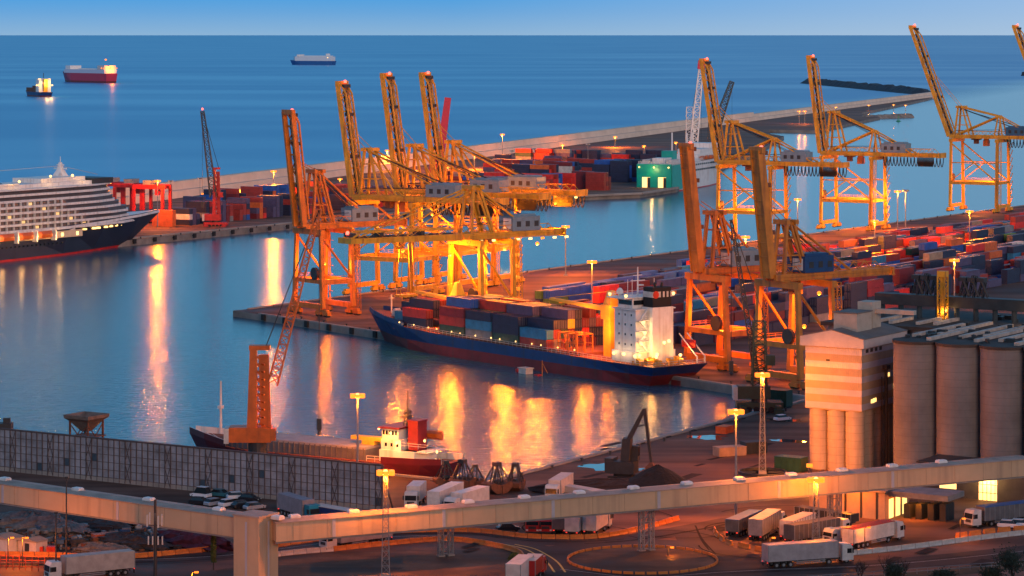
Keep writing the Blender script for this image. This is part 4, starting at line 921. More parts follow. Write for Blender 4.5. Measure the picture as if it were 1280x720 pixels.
# far terminal and far pier
def far_block(p0, nrow, ncol, L_, tiers, wts, rz=AU, dt=2.8, dens=.85, dirv=V):
    u_ = (math.cos(rz), math.sin(rz))
    for r in range(nrow):
        for c in range(ncol):
            if rc.random() > dens: continue
            lead = pick(wts)
            for k in range(rc.randint(*tiers)):
                rest_add((p0[0]+u_[0]*c*(L_+.5)-dirv.x*r*dt, p0[1]+u_[1]*c*(L_+.5)-dirv.y*r*dt, .6+k*HT), rz, L_, lead if rc.random() < .6 else pick(wts))
FW = {'brick red': 3, 'dark red': 2, 'bright red': 2, 'dark navy': 3, 'blue': 1.6, 'grey': .5, 'white': .4, 'dark green': .3, 'orange': .6, 'purple grey': 1.5}
# far terminal: blocks with their boxes square to the quay
for px, py, nr, nc, tr, wt in ((600, 244, 4, 2, (2, 4), FW), (640, 243, 4, 2, (2, 3), FW), (655, 240, 3, 2, (3, 4), {'bright red': 3, 'brick red': 2}), (684, 240, 3, 1, (3, 4), {'light blue': 3, 'blue': 1}), (704, 239, 2, 1, (3, 4), {'bright red': 1}), (721, 237, 4, 2, (3, 4), {'brick red': 2, 'dark red': 2}), (752, 227, 6, 2, (4, 5), {'dark navy': 3, 'blue': 1}), (768, 226, 5, 2, (4, 5), {'dark navy': 3, 'blue': 1}), (630, 226, 5, 3, (3, 4), FW), (660, 222, 5, 3, (3, 4), FW), (690, 218, 5, 3, (2, 4), FW), (720, 216, 4, 3, (2, 3), {'tan': 3, 'white': 1}), (615, 214, 6, 4, (2, 4), FW), (655, 210, 5, 3, (3, 5), FW), (690, 206, 5, 3, (2, 4), {'dark navy': 3, 'brick red': 1}), (735, 206, 5, 3, (1, 3), FW), (770, 206, 4, 3, (2, 4), {'dark navy': 3, 'grey': 1}), (560, 252, 5, 3, (2, 4), FW), (520, 254, 5, 3, (2, 4), FW), (585, 232, 4, 4, (2, 4), FW), (545, 236, 4, 4, (2, 4), FW), (800, 212, 2, 2, (1, 2), FW)):
    far_block(gp(px, py, .6), nr, nc, 12.19, tr, wt, rz=AV, dirv=-U)
for px in range(205, 480, 21):
    py = 283-(px-205)*.095; far_block(gp(px, py, .6), 3, 1, 12.19, (2, 4), FW, rz=AV+R(0), dirv=-U)
    if px > 240: far_block(gp(px-4, py-7, .6), 3, 1, 12.19, (2, 5), FW, rz=AV, dirv=-U)
tag(rest.build('container_yard', [CM[n] for n in names]), 'colourful rows of distant stacked containers filling the terminal yards', 'containers', kind='stuff')
# ------------------------------------------------------------------ floodlight masts
def lamp_base(px, py, h): return (py-HY*h/H)/(1-h/H)
def mast(label, px, py, h, power, base=None, lattice=False, heads=6, group='tall floodlight masts', col=SOD, hr=1.15, r=.28, bulb=None):
    b = base or lamp_base(px, py, h); p = gp(px, b); h = zat(py, p.y)
    t = thing('floodlight_mast', label, 'lamp', p, 0, group)
    MB().bb(-.8, .8, -.8, .8, 0, .6).build('footing', conc, t)
    if lattice: MB().lattice((0, 0, .6), (0, 0, h-.3), 1.3, .6, int(h/1.3), .05).build('pole', grey, t)
    else: MB().tube((0, 0, .6), (0, 0, h-.3), r, r*.55, 10).build('pole', grey, t)
    MB().lathe([(.15, h-.75), (.55, h-.35), (.55, h), (.15, h+.35)], 10).build('core_globe', bulb or core_glow, t)  # added globe imitating the bright core of a lit lamp's glare
    c = MB().lathe([(hr*.62, h-.25), (hr*.7, h-.05), (hr*.62, h+.1)], 12)
    c.tube((0, -hr, h+.0), (0, hr, h+.0), .07, n=6).tube((-hr, 0, h), (hr, 0, h), .07, n=6).build('lamp_ring', dark, t)
    for k in range(heads):
        a = 2*math.pi*k/heads+.6
        MB().box((math.cos(a)*hr, math.sin(a)*hr, h-.12), (.7, .8, .75), a).build('lamp_head', bulb or bulb_s, t)
    if power: pointlight(t, (0, 0, h-1.0), power, col, .55)
    return t
K1 = 2.3
L = [  # label, px, py, height, power, base row
 ('floodlight mast over the red yard gantry beside the cruise ship bow', 197, 226, 20, 30000, 285.5),
 ('floodlight mast between the red mobile crane and the left end yellow crane', 342, 214, 20, 48000, 262),
 ('floodlight mast glowing between two raised yellow booms', 484, 188, 13, 52000, None),
 ('floodlight mast low behind the yellow boom stays, near the magenta jib', 593, 194, 10, 52000, None),
 ('tall floodlight mast standing clear above the far container stacks', 628, 168, 24, 68000, None),
 ('floodlight mast in front of the mole wall, left of the pair', 703, 181, 9.5, 44000, None),
 ('floodlight mast in front of the mole wall near the ferry', 769, 171, 9, 40000, None),
 ('floodlight mast on the pier right of the yellow crane cluster', 707, 283, 18.5, 31200, 345),
 ('floodlight mast among the blue containers behind the ship crane', 740, 327, 20, 43200, None),
 ('floodlight mast between two yellow cranes on the open basin edge', 997, 249, 17, 30000, None),
 ('floodlight mast behind the plated orange booms', 932, 296, 18, 44000, None),
 ('floodlight mast left of the tall leaning yellow crane', 1122, 239, 18, 36000, None),
 ('floodlight mast above red containers under the yellow crane leg', 1093, 276, 17, 48000, None),
 ('floodlight mast in the red container rows near the tall leaning crane', 1212, 264, 18, 44000, None),
 ('floodlight mast in the near container yard above the silo roofs', 1193, 325, 20, 52000, None),
 ('floodlight mast behind the coaster cabin, right of the orange crane', 447, 494, 16.5, 19800, 597),
 ('slim floodlight mast on the open quay left of the striped tower', 920, 514, 20.5, 23400, 657),
]
for lab, px, py, h, pw, b in L: mast(lab, px, py, h, pw*K1, b)
mast('lattice floodlight mast on a ring base beside the dark green crane', 953, 468, 20, 40000, 592, lattice=True)
mast('lattice floodlight mast in front of the gallery by the wind wall end', 482, 590, 17, 30000, 722, lattice=True)
mast('lattice floodlight mast in front of the striped silo tower base', 1020, 599, 14, 13000, 686, lattice=True)
mast('unlit white mast beside a lit mast left of the leaning crane', 1132, 238, 18, 0, 288, bulb=grey)
wk = thing('work_light', 'low work light on a tripod shining on the striped tower foot', 'lamp', gp(1012, 604)); tp = MB()
for k in range(3): tp.beam((math.cos(k*2.1)*.9, math.sin(k*2.1)*.9, 0), (0, 0, 3.2), .12)
tp.build('tripod', dark, wk); MB().bb(-.6, .6, -.2, .2, 3.2, 3.9).build('lamp_head', bulb_s, wk); pointlight(wk, (.6, .6, 3.4), 15000, SOD, .3)
for lab, px, py, h in (('pair of lamps at the low land tip, left one', 999, 139, 10), ('pair of lamps at the low land tip, right one', 1006, 139, 10)):
    mast(lab.replace('pair of lamps', 'lamp of the pair'), px, py, h, 16000, lamp_base(px, py+4, h), heads=3, hr=1.6)
for px in (255, 300, 385, 425, 520, 560, 650, 735, 805, 845):
    yb = 262-(px-200)*.1085; mast('lamp close under the far mole wall lighting its pale face', px, yb-14, 8, 15000, yb, heads=3, group='lamps under the mole wall', hr=1.0)
for px, py in ((1045, 134), (1086, 131.5), (1117, 131), (1132, 131.5)):
    mast('small lamp on the inner side of the far mole', px, py, 7, 2500, lamp_base(px, py, 7), heads=2, group='small lamps along the far mole', hr=1.4)
for k, px in enumerate((213, 250, 392, 640, 668, 735)):   # small unlit lamp posts before the mole
    yy = 252-(px-213)*.088; mast('thin unlit twin lamp post in front of the mole wall', px, yy-26, 12, 0, yy+8, heads=2, group='unlit lamp posts before the mole', bulb=offw, r=.2)
def small_lamp(label, px, py, h, pw, b=None):
    b = b or lamp_base(px, py, h); p = gp(px, b); t = thing('street_lamp', label, 'lamp', p, 0, 'small street lamps near the road')
    MB().tube((0, 0, 0), (0, 0, h), .1, .06, 8).tube((0, 0, h-.1), (.7, 0, h+.1), .05, n=6).build('pole', dark, t)
    MB().bb(.4, 1.0, -.2, .2, h-.15, h+.08).build('lamp_head', bulb_s, t); pointlight(t, (.7, 0, h-.5), pw, SOD, .2)
small_lamp('small lamp beside the pale shed at the left edge', 10, 672, 5, 2600)
small_lamp('small lamp between the pale shed and the scrap heaps', 28, 672, 5, 2600)
small_lamp('small bright lamp left of the concrete gallery tower at the bottom', 240, 715, 6.5, 6000)
small_lamp('small lamp in front of the long parked trailers', 962, 672, 3, 500)
small_lamp('small lamp behind the red topped trailer', 1081, 659, 4, 500)
small_lamp('small lamp in the dark yard under the gallery right end', 1200, 648, 4, 900)
small_lamp('small lamp on the roundabout rim near the lattice support', 835, 684, 1.6, 300)
# ------------------------------------------------------------------ wind wall
wl0 = Vector((-24.5, 544.0)); wl1 = wl0-V*112; wh_ = 8.6
panel = mat('wall_panel', (.30, .31, .35), .6, var=.35, scale=.25, dirt=(.15, .155, .17))
t = thing('wind_wall', 'long grey panelled steel wind wall on the near quay with a rust coloured top rail', 'wall', (wl0.x, wl0.y, 0), AV+math.pi)
LW = 112
mb = MB(); fr_ = MB(); wn_ = MB()
n = int(LW/1.45)
for k in range(n):
    for j in range(5):
        if (k*13+j*7) % 29 == 0 and j < 3: wn_.bb(k*1.45+.05, k*1.45+1.4, -.06, .06, .9+j*1.52, .9+j*1.52+1.46); continue
        mb.bb(k*1.45+.04, k*1.45+1.41, -.05, .05, .9+j*1.52, .9+j*1.52+1.47)
mb.build('cladding', panel, t); wn_.each('dark_panel', mat('wall_dark_panel', (.05, .08, .11), .4, var=.3), t)
for k in range(n+1): fr_.bb(k*1.45-.05, k*1.45+.05, .06, .26, 0, wh_)
for j in range(6): fr_.bb(0, LW, .07, .2, .85+j*1.52, .93+j*1.52)
fr_.bb(0, LW, -.16, .3, wh_-.05, wh_+.18)
for k in range(0, n, 7):
    fr_.beam((k*1.45, .3, .2), (k*1.45+1.45, .3, 4.2), .1); fr_.beam((k*1.45+1.45, .3, .2), (k*1.45, .3, 4.2), .1); fr_.beam((k*1.45, .3, 4.2), (k*1.45+1.45, .3, 8.2), .1); fr_.beam((k*1.45+1.45, .3, 4.2), (k*1.45, .3, 8.2), .1)
    fr_.beam((k*1.45, -3.5, .1), (k*1.45, -.2, 7.0), .25); fr_.bb(k*1.45-.1, k*1.45+.1, -.35, -.06, 0, wh_)
fr_.build('frame', mat('wall_frame', (.10, .075, .075), .7, var=.3), t)
MB().bb(0, LW, -.2, .2, 0, .8).build('plinth', conc, t)
# feed hopper on legs
hp = thing('hopper', 'rusty square hopper on braced legs rising behind the wind wall', 'hopper', gp(108, 583), AV)
hm = MB(); 
def sq(w, z): return [(-w, -w, z), (w, -w, z), (w, w, z), (-w, w, z)]
hopm = mat('hopper_grey', (.16, .12, .10), .75, var=.4, scale=.8)
hm.loft([sq(.8, 7.4), sq(2.5, 9.6), sq(3.3, 10.2), sq(3.4, 10.9), sq(3.2, 10.9), sq(2.4, 9.7)], cap=False).build('funnel', hopm, hp)
lg = MB()
for x in (-2.4, 2.4):
    for y in (-2.4, 2.4): MB().beam((x, y, 0), (x, y, 9.6), .35).build('leg', rust, hp)
    lg.beam((x, -2.4, 4), (x, 2.4, 4), .25).beam((x, -2.4, 4), (x, 2.4, 9), .15).beam((x, 2.4, 4), (x, -2.4, 9), .15)
lg.beam((-2.4, -2.4, 4), (2.4, -2.4, 4), .25).beam((-2.4, -2.4, 4), (2.4, -2.4, 9), .15).beam((2.4, -2.4, 4), (-2.4, -2.4, 9), .15).bb(-2.9, 2.9, -2.9, 2.9, 6.3, 6.5); lg.build('bracing', rust, hp)
hb2 = thing('bollard_winch', 'dark winch post at the left edge behind the wind wall', 'winch', gp(2, 585), 0)
MB().bb(-2, 2.2, -1.5, 1.5, 0, 9.4).build('housing', dark, hb2); MB().tube((-.6, 0, 9.4), (-.6, 0, 12.5), .15).bb(.4, 1.8, -.6, .6, 9.4, 10.4).build('post', dark, hb2)
# ------------------------------------------------------------------ conveyor gallery
tan = mat('gallery_cladding', (.54, .39, .24), .6, var=.12, scale=.12, corr=('X', 1.6), streak=((.24, .18, .13), .6, .5))
roofm = mat('gallery_roof', (.36, .28, .22), .7, var=.3, scale=.3)
joint = mat('gallery_joint', (.42, .42, .46), .5, var=.1)
A0 = Vector((-39.5, 474, 8.3)); A1 = Vector((94, 530, 10.6))         # right run, centre line at mid height
B0 = Vector((-43.5, 476.5, 8.6)); B1 = Vector((-107.8, 524, 9.1))     # left run
def gallery(label, p, q_, skylights, joints, wd=4.4, ht=3.0):
    d = (q_-p); ln = d.length; t = thing('conveyor_gallery', label, 'gallery', p, math.atan2(d.y, d.x)); t.rotation_euler.y = -math.asin(d.z/ln)
    MB().bb(0, ln, -wd/2, wd/2, -ht/2, ht/2-.02).build('cladding', tan, t)
    MB().prism([(0, 0), (ln, 0)], 0, 0) if False else None
    MB().loft([[(x, -wd/2-.18, ht/2), (x, -wd/2-.18, ht/2+.14), (x, 0, ht/2+.4), (x, wd/2+.18, ht/2+.14), (x, wd/2+.18, ht/2)] for x in (-.1, ln+.1)]).build('roof', roofm, t)
    for x in skylights:
        s = MB().loft([[(x-.9*k, .2-.7*k, z), (x+.9*k, .2-.7*k, z), (x+.9*k, .2+.7*k, z), (x-.9*k, .2+.7*k, z)] for k, z in ((1, ht/2+.2), (1, ht/2+.65), (.8, ht/2+.85))]).build('skylight', white, t)
    j = MB()
    for x in joints: j.bb(x-.28, x+.28, -wd/2-.07, wd/2+.07, -ht/2+.02, ht/2-.03)
    j.each('joint_band', joint, t)
    r_ = MB()
    for k in range(int(ln/6)): r_.bb(k*6+2.9, k*6+2.98, -wd/2-.03, wd/2+.03, -ht/2+.05, ht/2-.05)
    r_.each('sheet_seam', mat('seam', (.38, .27, .17), .7), t)
    MB().bb(0, ln, -wd/2+.3, -wd/2+.6, -ht/2-.35, -ht/2).bb(0, ln, wd/2-.6, wd/2-.3, -ht/2-.35, -ht/2).build('truss_chord', grey, t)
    return t
gallery('long tan conveyor gallery rising from the concrete tower towards the silos', A0, A1, [4+k*10.3 for k in range(13)], [10, 29.5, 49.5, 69.5, 93, 116])
gallery('tan conveyor gallery running left from the concrete tower past the wind wall', B1, B0, [4, 22, 40, 57, 73, 86], [24, 52, 82], ht=3.2)
tw_ = thing('transfer_tower', 'square tan concrete gallery tower at the bottom left of the picture', 'tower', (-42.2, 474.6, 0), R(-33))
MB().bb(-2.6, 2.6, -2.6, 2.6, 0, 10.8).build('shaft', tan, tw_); MB().bb(-2.75, 2.75, -2.75, 2.75, 10.82, 11.1).build('roof', roofm, tw_)
MB().bb(-.2, .2, -2.66, -2.6, .5, 10).bb(2.6, 2.66, -.2, .2, .5, 10).bb(-2.66, -2.6, -.2, .2, .5, 10).each('joint_band', joint, tw_)
def support(label, px, py, top, dx=1.5, platform=False):
    p = gp(px, py); t = thing('gallery_support', label, 'trestle', p, math.atan2(56, 133.5), 'steel trestles carrying the gallery')
    for s in (-1, 1):
        MB().lattice((s*dx, 0, .1), (s*dx, 0, top), .75, .75, 7, .07).build('leg', grey, t)
    b = MB()
    for k in range(3): b.beam((-dx, 0, top*k/3+.4), (dx, 0, top*(k+1)/3-.2), .14); b.beam((-dx, 0, top*k/3+.4), (dx, 0, top*k/3+.4), .14)
    b.build('bracing', grey, t); MB().bb(-dx-.6, -dx+.6, -.6, .6, 0, .25).bb(dx-.6, dx+.6, -.6, .6, 0, .25).build('footing', conc, t)
support('steel trestle under the gallery beside the orange kerbed road', 557, 695, 6.5, .9)
support('steel trestle with platform standing on the roundabout edge under the gallery', 808, 689, 7.1, .95)
support('steel trestle under the gallery left of the loading shed', 1043, 660, 7.5, .9)
# signs posts / aerial mast in the scrap yard
am = thing('telecom_mast', 'dark telecom mast with short white aerials in front of left gallery', 'mast', gp(194, 728), 0)
MB().tube((0, 0, 0), (0, 0, 13.6), .32, .22).build('pole', dark, am)
an = MB()
for k, (x, z) in enumerate(((-1.3, 9.2), (-.9, 9.6), (0, 9.5), (.5, 9.0), (1.1, 9.3))): an.bb(x-.12, x+.12, -.2, .1, z, z+1.9)
for k, x in enumerate((-1.1, -.4, .5, 1.2)): an.bb(x-.1, x+.1, -.2, .1, 6.2, 7.6)
an.each('antenna', offw, am); MB().tube((-1.4, 0, 9.4), (1.3, 0, 9.4), .07, n=6).tube((-1.2, 0, 6.9), (1.3, 0, 6.9), .07, n=6).each('bracket', dark, am)
for px, b, top, lab in ((83, 708, 596, 'thin dark pole crossing the left gallery near the scrap heaps'), (70, 726, 640, 'thin dark post behind the red railings at bottom left')):
    p = gp(px, b); o = MB().tube((0, 0, 0), (0, 0, zat(top, p.y)), .16, .1, 8).bb(-.3, .3, -.1, .1, zat(top, p.y)-.3, zat(top, p.y)).build('pole', dark); o.location = p; tag(o, lab, 'pole')
# ------------------------------------------------------------------ striped silo tower
def stripes_mat():
    m = bpy.data.materials.new('striped_cladding'); m.use_nodes = True; t = m.node_tree; b = t.nodes['Principled BSDF']; L_ = t.links
    co = t.nodes.new('ShaderNodeTexCoord'); s = t.nodes.new('ShaderNodeSeparateXYZ'); L_.new(co.outputs['Object'], s.inputs[0])
    mm = t.nodes.new('ShaderNodeMath'); mm.operation = 'MULTIPLY'; mm.inputs[1].default_value = 1/2.82; L_.new(s.outputs['Z'], mm.inputs[0])
    fr = t.nodes.new('ShaderNodeMath'); fr.operation = 'FRACT'; L_.new(mm.outputs[0], fr.inputs[0])
    gt = t.nodes.new('ShaderNodeMath'); gt.operation = 'GREATER_THAN'; gt.inputs[1].default_value = .55; L_.new(fr.outputs[0], gt.inputs[0])
    n = t.nodes.new('ShaderNodeTexNoise'); n.inputs['Scale'].default_value = .5; n.inputs['Detail'].default_value = 6; L_.new(co.outputs['Object'], n.inputs['Vector'])
    c1 = t.nodes.new('ShaderNodeValToRGB'); c1.color_ramp.elements[0].color = (.28, .21, .14, 1); c1.color_ramp.elements[1].color = (.42, .32, .22, 1); L_.new(n.outputs['Fac'], c1.inputs[0])
    c2 = t.nodes.new('ShaderNodeValToRGB'); c2.color_ramp.elements[0].color = (.30, .29, .36, 1); c2.color_ramp.elements[1].color = (.46, .45, .53, 1); L_.new(n.outputs['Fac'], c2.inputs[0])
    mx = t.nodes.new('ShaderNodeMix'); mx.data_type = 'RGBA'; L_.new(gt.outputs[0], mx.inputs['Factor']); L_.new(c1.outputs[0], mx.inputs['A']); L_.new(c2.outputs[0], mx.inputs['B']); L_.new(mx.outputs['Result'], b.inputs['Base Color'])
    rg = t.nodes.new('ShaderNodeMapRange'); rg.inputs['To Min'].default_value = .7; rg.inputs['To Max'].default_value = .35; L_.new(gt.outputs[0], rg.inputs['Value']); L_.new(rg.outputs[0], b.inputs['Roughness'])
    ad = t.nodes.new('ShaderNodeMath'); ad.operation = 'ADD'; L_.new(s.outputs['X'], ad.inputs[0]); L_.new(s.outputs['Y'], ad.inputs[1])
    m2 = t.nodes.new('ShaderNodeMath'); m2.operation = 'MULTIPLY'; m2.inputs[1].default_value = 14; L_.new(ad.outputs[0], m2.inputs[0])
    sn = t.nodes.new('ShaderNodeMath'); sn.operation = 'SINE'; L_.new(m2.outputs[0], sn.inputs[0])
    bp = t.nodes.new('ShaderNodeBump'); bp.inputs['Strength'].default_value = .4; bp.inputs['Distance'].default_value = .05; L_.new(sn.outputs[0], bp.inputs['Height']); L_.new(bp.outputs[0], b.inputs['Normal'])
    return m
cornr = gp(1077, 592); st_ = thing('silo_tower', 'striped tan and lilac silo tower standing on fluted concrete cylinders, orange lit', 'building', (cornr.x, cornr.y, 0), AV)
# local: x along V (right/near), y along U (away). body spans x -12.8..0, y 0..20
zb, ze = 12.6, 25.6; silo_c = mat('silo_concrete', (.40, .33, .26), .85, var=.16, scale=.25, bump=.15, streak=((.22, .18, .15), .8, .5), rings=1.6)
MB().bb(-12.8, 0, 0, 20, zb, ze).build('clad_wall', stripes_mat(), st_)
for k in range(3): MB().tube((-10.6+k*4.1, 2.1, 0), (-10.6+k*4.1, 2.1, zb), 2.02, n=28).build('cylinder', silo_c, st_)
for k in range(1, 5): MB().tube((-2.4, 2.1+k*4.1, 0), (-2.4, 2.1+k*4.1, zb), 2.02, n=28).build('cylinder', silo_c, st_)
MB().bb(-12.2, -3, 4.6, 19, 0, zb).build('core', conc, st_)
rf = MB().loft([[(-13.6, y, ze+.02), (-13.6, y, ze+1.9), (-6.4, y, ze+3.5), (.8, y, ze+1.9), (.8, y, ze+.02)] for y in (-.8, 20.8)])
rf.build('eaves', mat('pale_fascia', (.50, .47, .46), .5, var=.12, scale=.4, corr=('X', 2.2)), st_)
MB().loft([[(-13.75, y, ze+1.88), (-6.4, y, ze+3.52), (.95, y, ze+1.88), (.95, y, ze+2.02), (-6.4, y, ze+3.68), (-13.75, y, ze+2.02)] for y in (-.9, 20.9)]).build('roof', mat('tower_roof', (.17, .145, .13), .8, var=.2, scale=.3), st_)
rh = MB().bb(-8.2, -2.9, 4.0, 11.2, ze+2.2, ze+6.6).build('roof_house', mat('roof_house_paint', (.45, .38, .31), .7, var=.15), st_); MB().bb(-8.4, -2.7, 3.8, 11.4, ze+6.6, ze+6.85).build('roof', MATS['tower_roof'], rh)
MB().bb(-6.6, -3.2, 12.2, 16.4, ze+2.2, ze+8.4).bb(-3.2, 5.5, 13.5, 15, ze+6.0, ze+6.9).build('lift_head', MATS['roof_house_paint'], st_)
v_ = MB()
for k in range(4): v_.bb(0, .06, 2+k*2.2, 3.2+k*2.2, ze-1.1, ze-.35)
v_.each('vent', dark, st_)
lw = MB()
for y, z in ((12.2, 18.6), (15.6, 16.0), (4.5, 13.9), (5.6, 14.0)): lw.bb(0, .07, y, y+1.5, z, z+.8)
lw.each('lit_window', litwin, st_); MB().bb(-8, -7.2, -.07, 0, 22.6, 23.0).build('vent', dark, st_)
MB().tube((.7, 10.5, 0), (.7, 10.5, 21), .36, n=12).bb(.0, 1.0, 10.2, 12, 20.4, 21.2).tube((.5, 8.8, 12), (.5, 8.8, 19), .12, n=6).build('downpipe', dark, st_)
pointlight(None, (0, 0, 0), 0, SOD, .5, 'unused') if False else None
# ------------------------------------------------------------------ round concrete silos
so_ = gp(1146, 598); sil = thing('grain_silos', 'battery of tall round raw concrete silos joined under one flat roof', 'silo', (so_.x, so_.y, 0), AV)
rawc = mat('silo_raw_concrete', (.165, .17, .18), .9, var=.3, scale=.1, bump=.25, bscale=.8, streak=((.15, .135, .125), .5, .6), rings=1.5)
SR = 4.72; SH = 27.6
for i in range(-3, 5):
    for j in range(7):
        if (j > 0 and i > 0) or (i < 0 and (j < 3 or (j > 3 and i > -3))): continue
        MB().tube((i*9.4, j*9.4, 0), (i*9.4, j*9.4, SH), SR, n=40).build('silo', rawc, sil, smooth=False)
rb = MB().bb(-SR, 4*9.4+SR, -1.2, 6*9.4+SR, SH-.3, SH+.5).bb(-3*9.4-SR, -SR-.01, 3*9.4-SR, 6*9.4+SR, SH-.3, SH+.5)
for i in range(5): rb.tube((i*9.4, 0, SH-.02), (i*9.4, 0, SH+.55), SR+.25, n=40)
rb.build('roof', mat('silo_roof_felt', (.055, .045, .04), .9, var=.4, scale=.3), sil)
sk = MB()
for i in range(-3, 5):
    for dx, a, b2 in ((-2.4, 4, 30), (1.2, 8, 36), (3.0, -1, 22)) if i >= 0 else ((-2.4, 25, 36), (1.2, 26, 34)): sk.bb(i*9.4+dx-.45, i*9.4+dx+.45, a+2*(i % 2), b2+3*(i % 3), SH+.6, SH+1.25)
sk.each('skylight_strip', mat('roof_strip', (.50, .42, .36), .6, var=.35, scale=.6), sil)
cl = MB(); rnd = random.Random(4)
for k in range(70):
    x = rnd.uniform(-4, 41); y = rnd.uniform(0, 50); cl.bb(x, x+rnd.uniform(.3, 1.6), y, y+rnd.uniform(.3, 1.6), SH+.5, SH+.6+rnd.uniform(.3, 1.1))
cl.each('roof_box', dark, sil)
og = MB().bb(-28, 46, 40.5, 43.5, SH+3.2, SH+5.6)
for k in range(-5, 12): og.bb(-5+k*4.4, -4.6+k*4.4, 41, 43, SH+.5, SH+3.2)
for x0_, n_ in ((-19, 3), (-8, 3)):
    for k in range(n_):
        x = x0_+k*2.1; og.lattice((x, 42, SH+5.6), (x+.8, 42, SH+9.0+(k % 2)*1.2), 1.1, .9, 3, .1).bb(x-.5, x+1.2, 41, 43.2, SH+9.0, SH+9.9).tube((x+.8, 41, SH+9), (x+2.2, 41, SH+5.8), .28, n=8)
og.build('roof_conveyor', dark, sil)
for x in (-11, 9.5): MB().lathe([(.1, -.35), (.32, 0), (.1, .35)], 8).build('roof_lamp', bulb_w, sil, loc=(x, 39.8, SH+2.6)); pointlight(sil, (x, 38.6, SH+2.4), 500, WARM, .2)
MB().lattice((-11.4, 39.4, SH+.6), (-11.4, 39.4, SH+10), 1.7, 1.7, 6, .12).bb(-12.4, -10.4, 38.6, 40.3, SH+10, SH+11.2).bb(-11.8, -11, 39, 39.8, SH+.6, SH+10).build('lift_leg', yellow, sil)
for k in range(3):
    MB().beam((27+k*.01, -6.2, 4+k*3.2), (36, -6.2, 4+k*3.2), .25).beam((27, -6.2, 5+k*3.2), (36, -6.2, 5+k*3.2), .1).build('stair_landing', dark, sil)
stt = MB()
for x in (27, 31.5, 36):
    for y in (-6.2, -4.9): stt.beam((x, y, 0), (x, y, 12.5), .22)
stt.build('stair_frame', dark, sil)
# loading shed below the gallery
ls = thing('loading_shed', 'low orange lit loading shed at the foot of the silo tower', 'building', gp(1106, 650), AV)
wallm = mat('shed_render', (.42, .30, .22), .8, var=.2, scale=.3)
MB().bb(-15.5, 0, 0, 11, 0, 5.0).build('wall', wallm, ls); MB().bb(-15.8, .3, -.3, 11.3, 5.0, 5.4).build('roof', roofm, ls)
MB().bb(0.0, 12, 1.5, 9, 4.2, 5.2).build('canopy', grey, ls)
p2 = MB()
for k in range(5): p2.bb(-14.6+k*3.2, -14.2+k*3.2, -.1, 0, 0, 5)
p2.each('pilaster', dark, ls)
d_ = MB()
for k in range(3): d_.bb(0, .05, 1.8+k*3, 3.8+k*3, 0, 3.6)
d_.each('open_door', litwin, ls)
for k in range(4): MB().bb(2+k*2.4, 3.2+k*2.4, 4, 8, 0, 2.6+.2*k).build('chute', dark, ls)
pointlight(ls, (5, 3, 3.6), 900, SOD, .2); pointlight(ls, (-6, -4, 6.2), 2600, SOD, .3)
ws = thing('workshop', 'dark workshop under the gallery right end with a brightly lit doorway', 'building', gp(1262, 628), AV)
MB().bb(-19, 12, 0, 10, 0, 6.2).build('wall', mat('dark_shed', (.06, .055, .05), .8, var=.3), ws); MB().bb(-19.3, 12.3, -.3, 10.3, 6.2, 6.5).build('roof', dark, ws)
MB().bb(-6.4, -2.6, -.06, 0, 0, 4.6).build('doorway', litwin, ws); MB().bb(-18, -16.6, -.06, 0, 2.2, 4.6).bb(-14.5, -11, -.06, 0, 1.6, 4.4).each('lit_window', litwin, ws)
gr_ = MB()
for k in range(5): gr_.bb(-6.4+k*.85, -6.3+k*.85, -.1, -.06, 0, 4.6)
for z in (1.4, 3.0): gr_.bb(-6.4, -2.6, -.1, -.06, z, z+.1)
gr_.build('door_bars', dark, ws)
for x in (-6.2, -3.0): MB().bb(x, x+.5, -.7, -.1, 4.9, 5.2).build('wall_lamp', bulb_w, ws)
pointlight(ws, (-4.5, -1.6, 4.4), 1500, WARM, .3)
# ------------------------------------------------------------------ coal, grabs, material handler, ground things
coalm = mat('coal', (.014, .012, .012), .95, var=.4, scale=1.5, bump=.6, bscale=2)
o = MB().blob((0, 0, 0), (8.6, 7.5, 5.4), 2, 28, 9, .03, cone=True).build('coal_pile', coalm, loc=gp(822, 613)); tag(o, 'conical black coal pile on the quay behind the gallery', 'coal pile')
o = MB().blob((0, 0, 0), (16, 6, 2.2), 5, 32, 7, .12).build('coal_pile', mat('coal_brown', (.03, .017, .014), .95, var=.4, scale=1.2, bump=.6, bscale=2), loc=gp(762, 613), rz=.1); tag(o, 'low long dark brown coal heap left of the conical coal pile', 'coal pile')
mh = thing('material_handler', 'black material handler with a bent boom working at the coal heap', 'excavator', gp(782, 601), R(-20))
MB().bb(-3, 3, -2.6, -1.4, 0, 1.1).bb(-3, 3, 1.4, 2.6, 0, 1.1).bb(-1.4, 1.4, -1.4, 1.4, .6, 1.6).build('crawler', black, mh)
MB().bb(-3.6, 2.2, -1.8, 1.8, 1.6, 4.0).bb(-3.9, -2.2, -1.7, 1.7, 1.7, 4.6).build('body', dark, mh); c_ = MB().bb(.6, 2.4, .6, 2.0, 4.0, 7.0).build('cab', dark, mh); MB().bb(2.4, 2.46, .75, 1.85, 5, 6.7).build('window', glass, c_)
MB().beam((0, 0, 3.6), (.4, 0, 8.6), 1.6, 1.8).build('riser', dark, mh)
MB().beam((.6, 0, 8.2), (4.0, 0, 14.6), .8, .9, w2=.6, h2=.7).build('boom', dark, mh); MB().beam((4.0, 0, 14.8), (5.4, 0, 4.0), .6, .7, w2=.4, h2=.5).tube((2.2, 0, 11.0), (4.7, 0, 11.6), .15).build('stick', dark, mh)
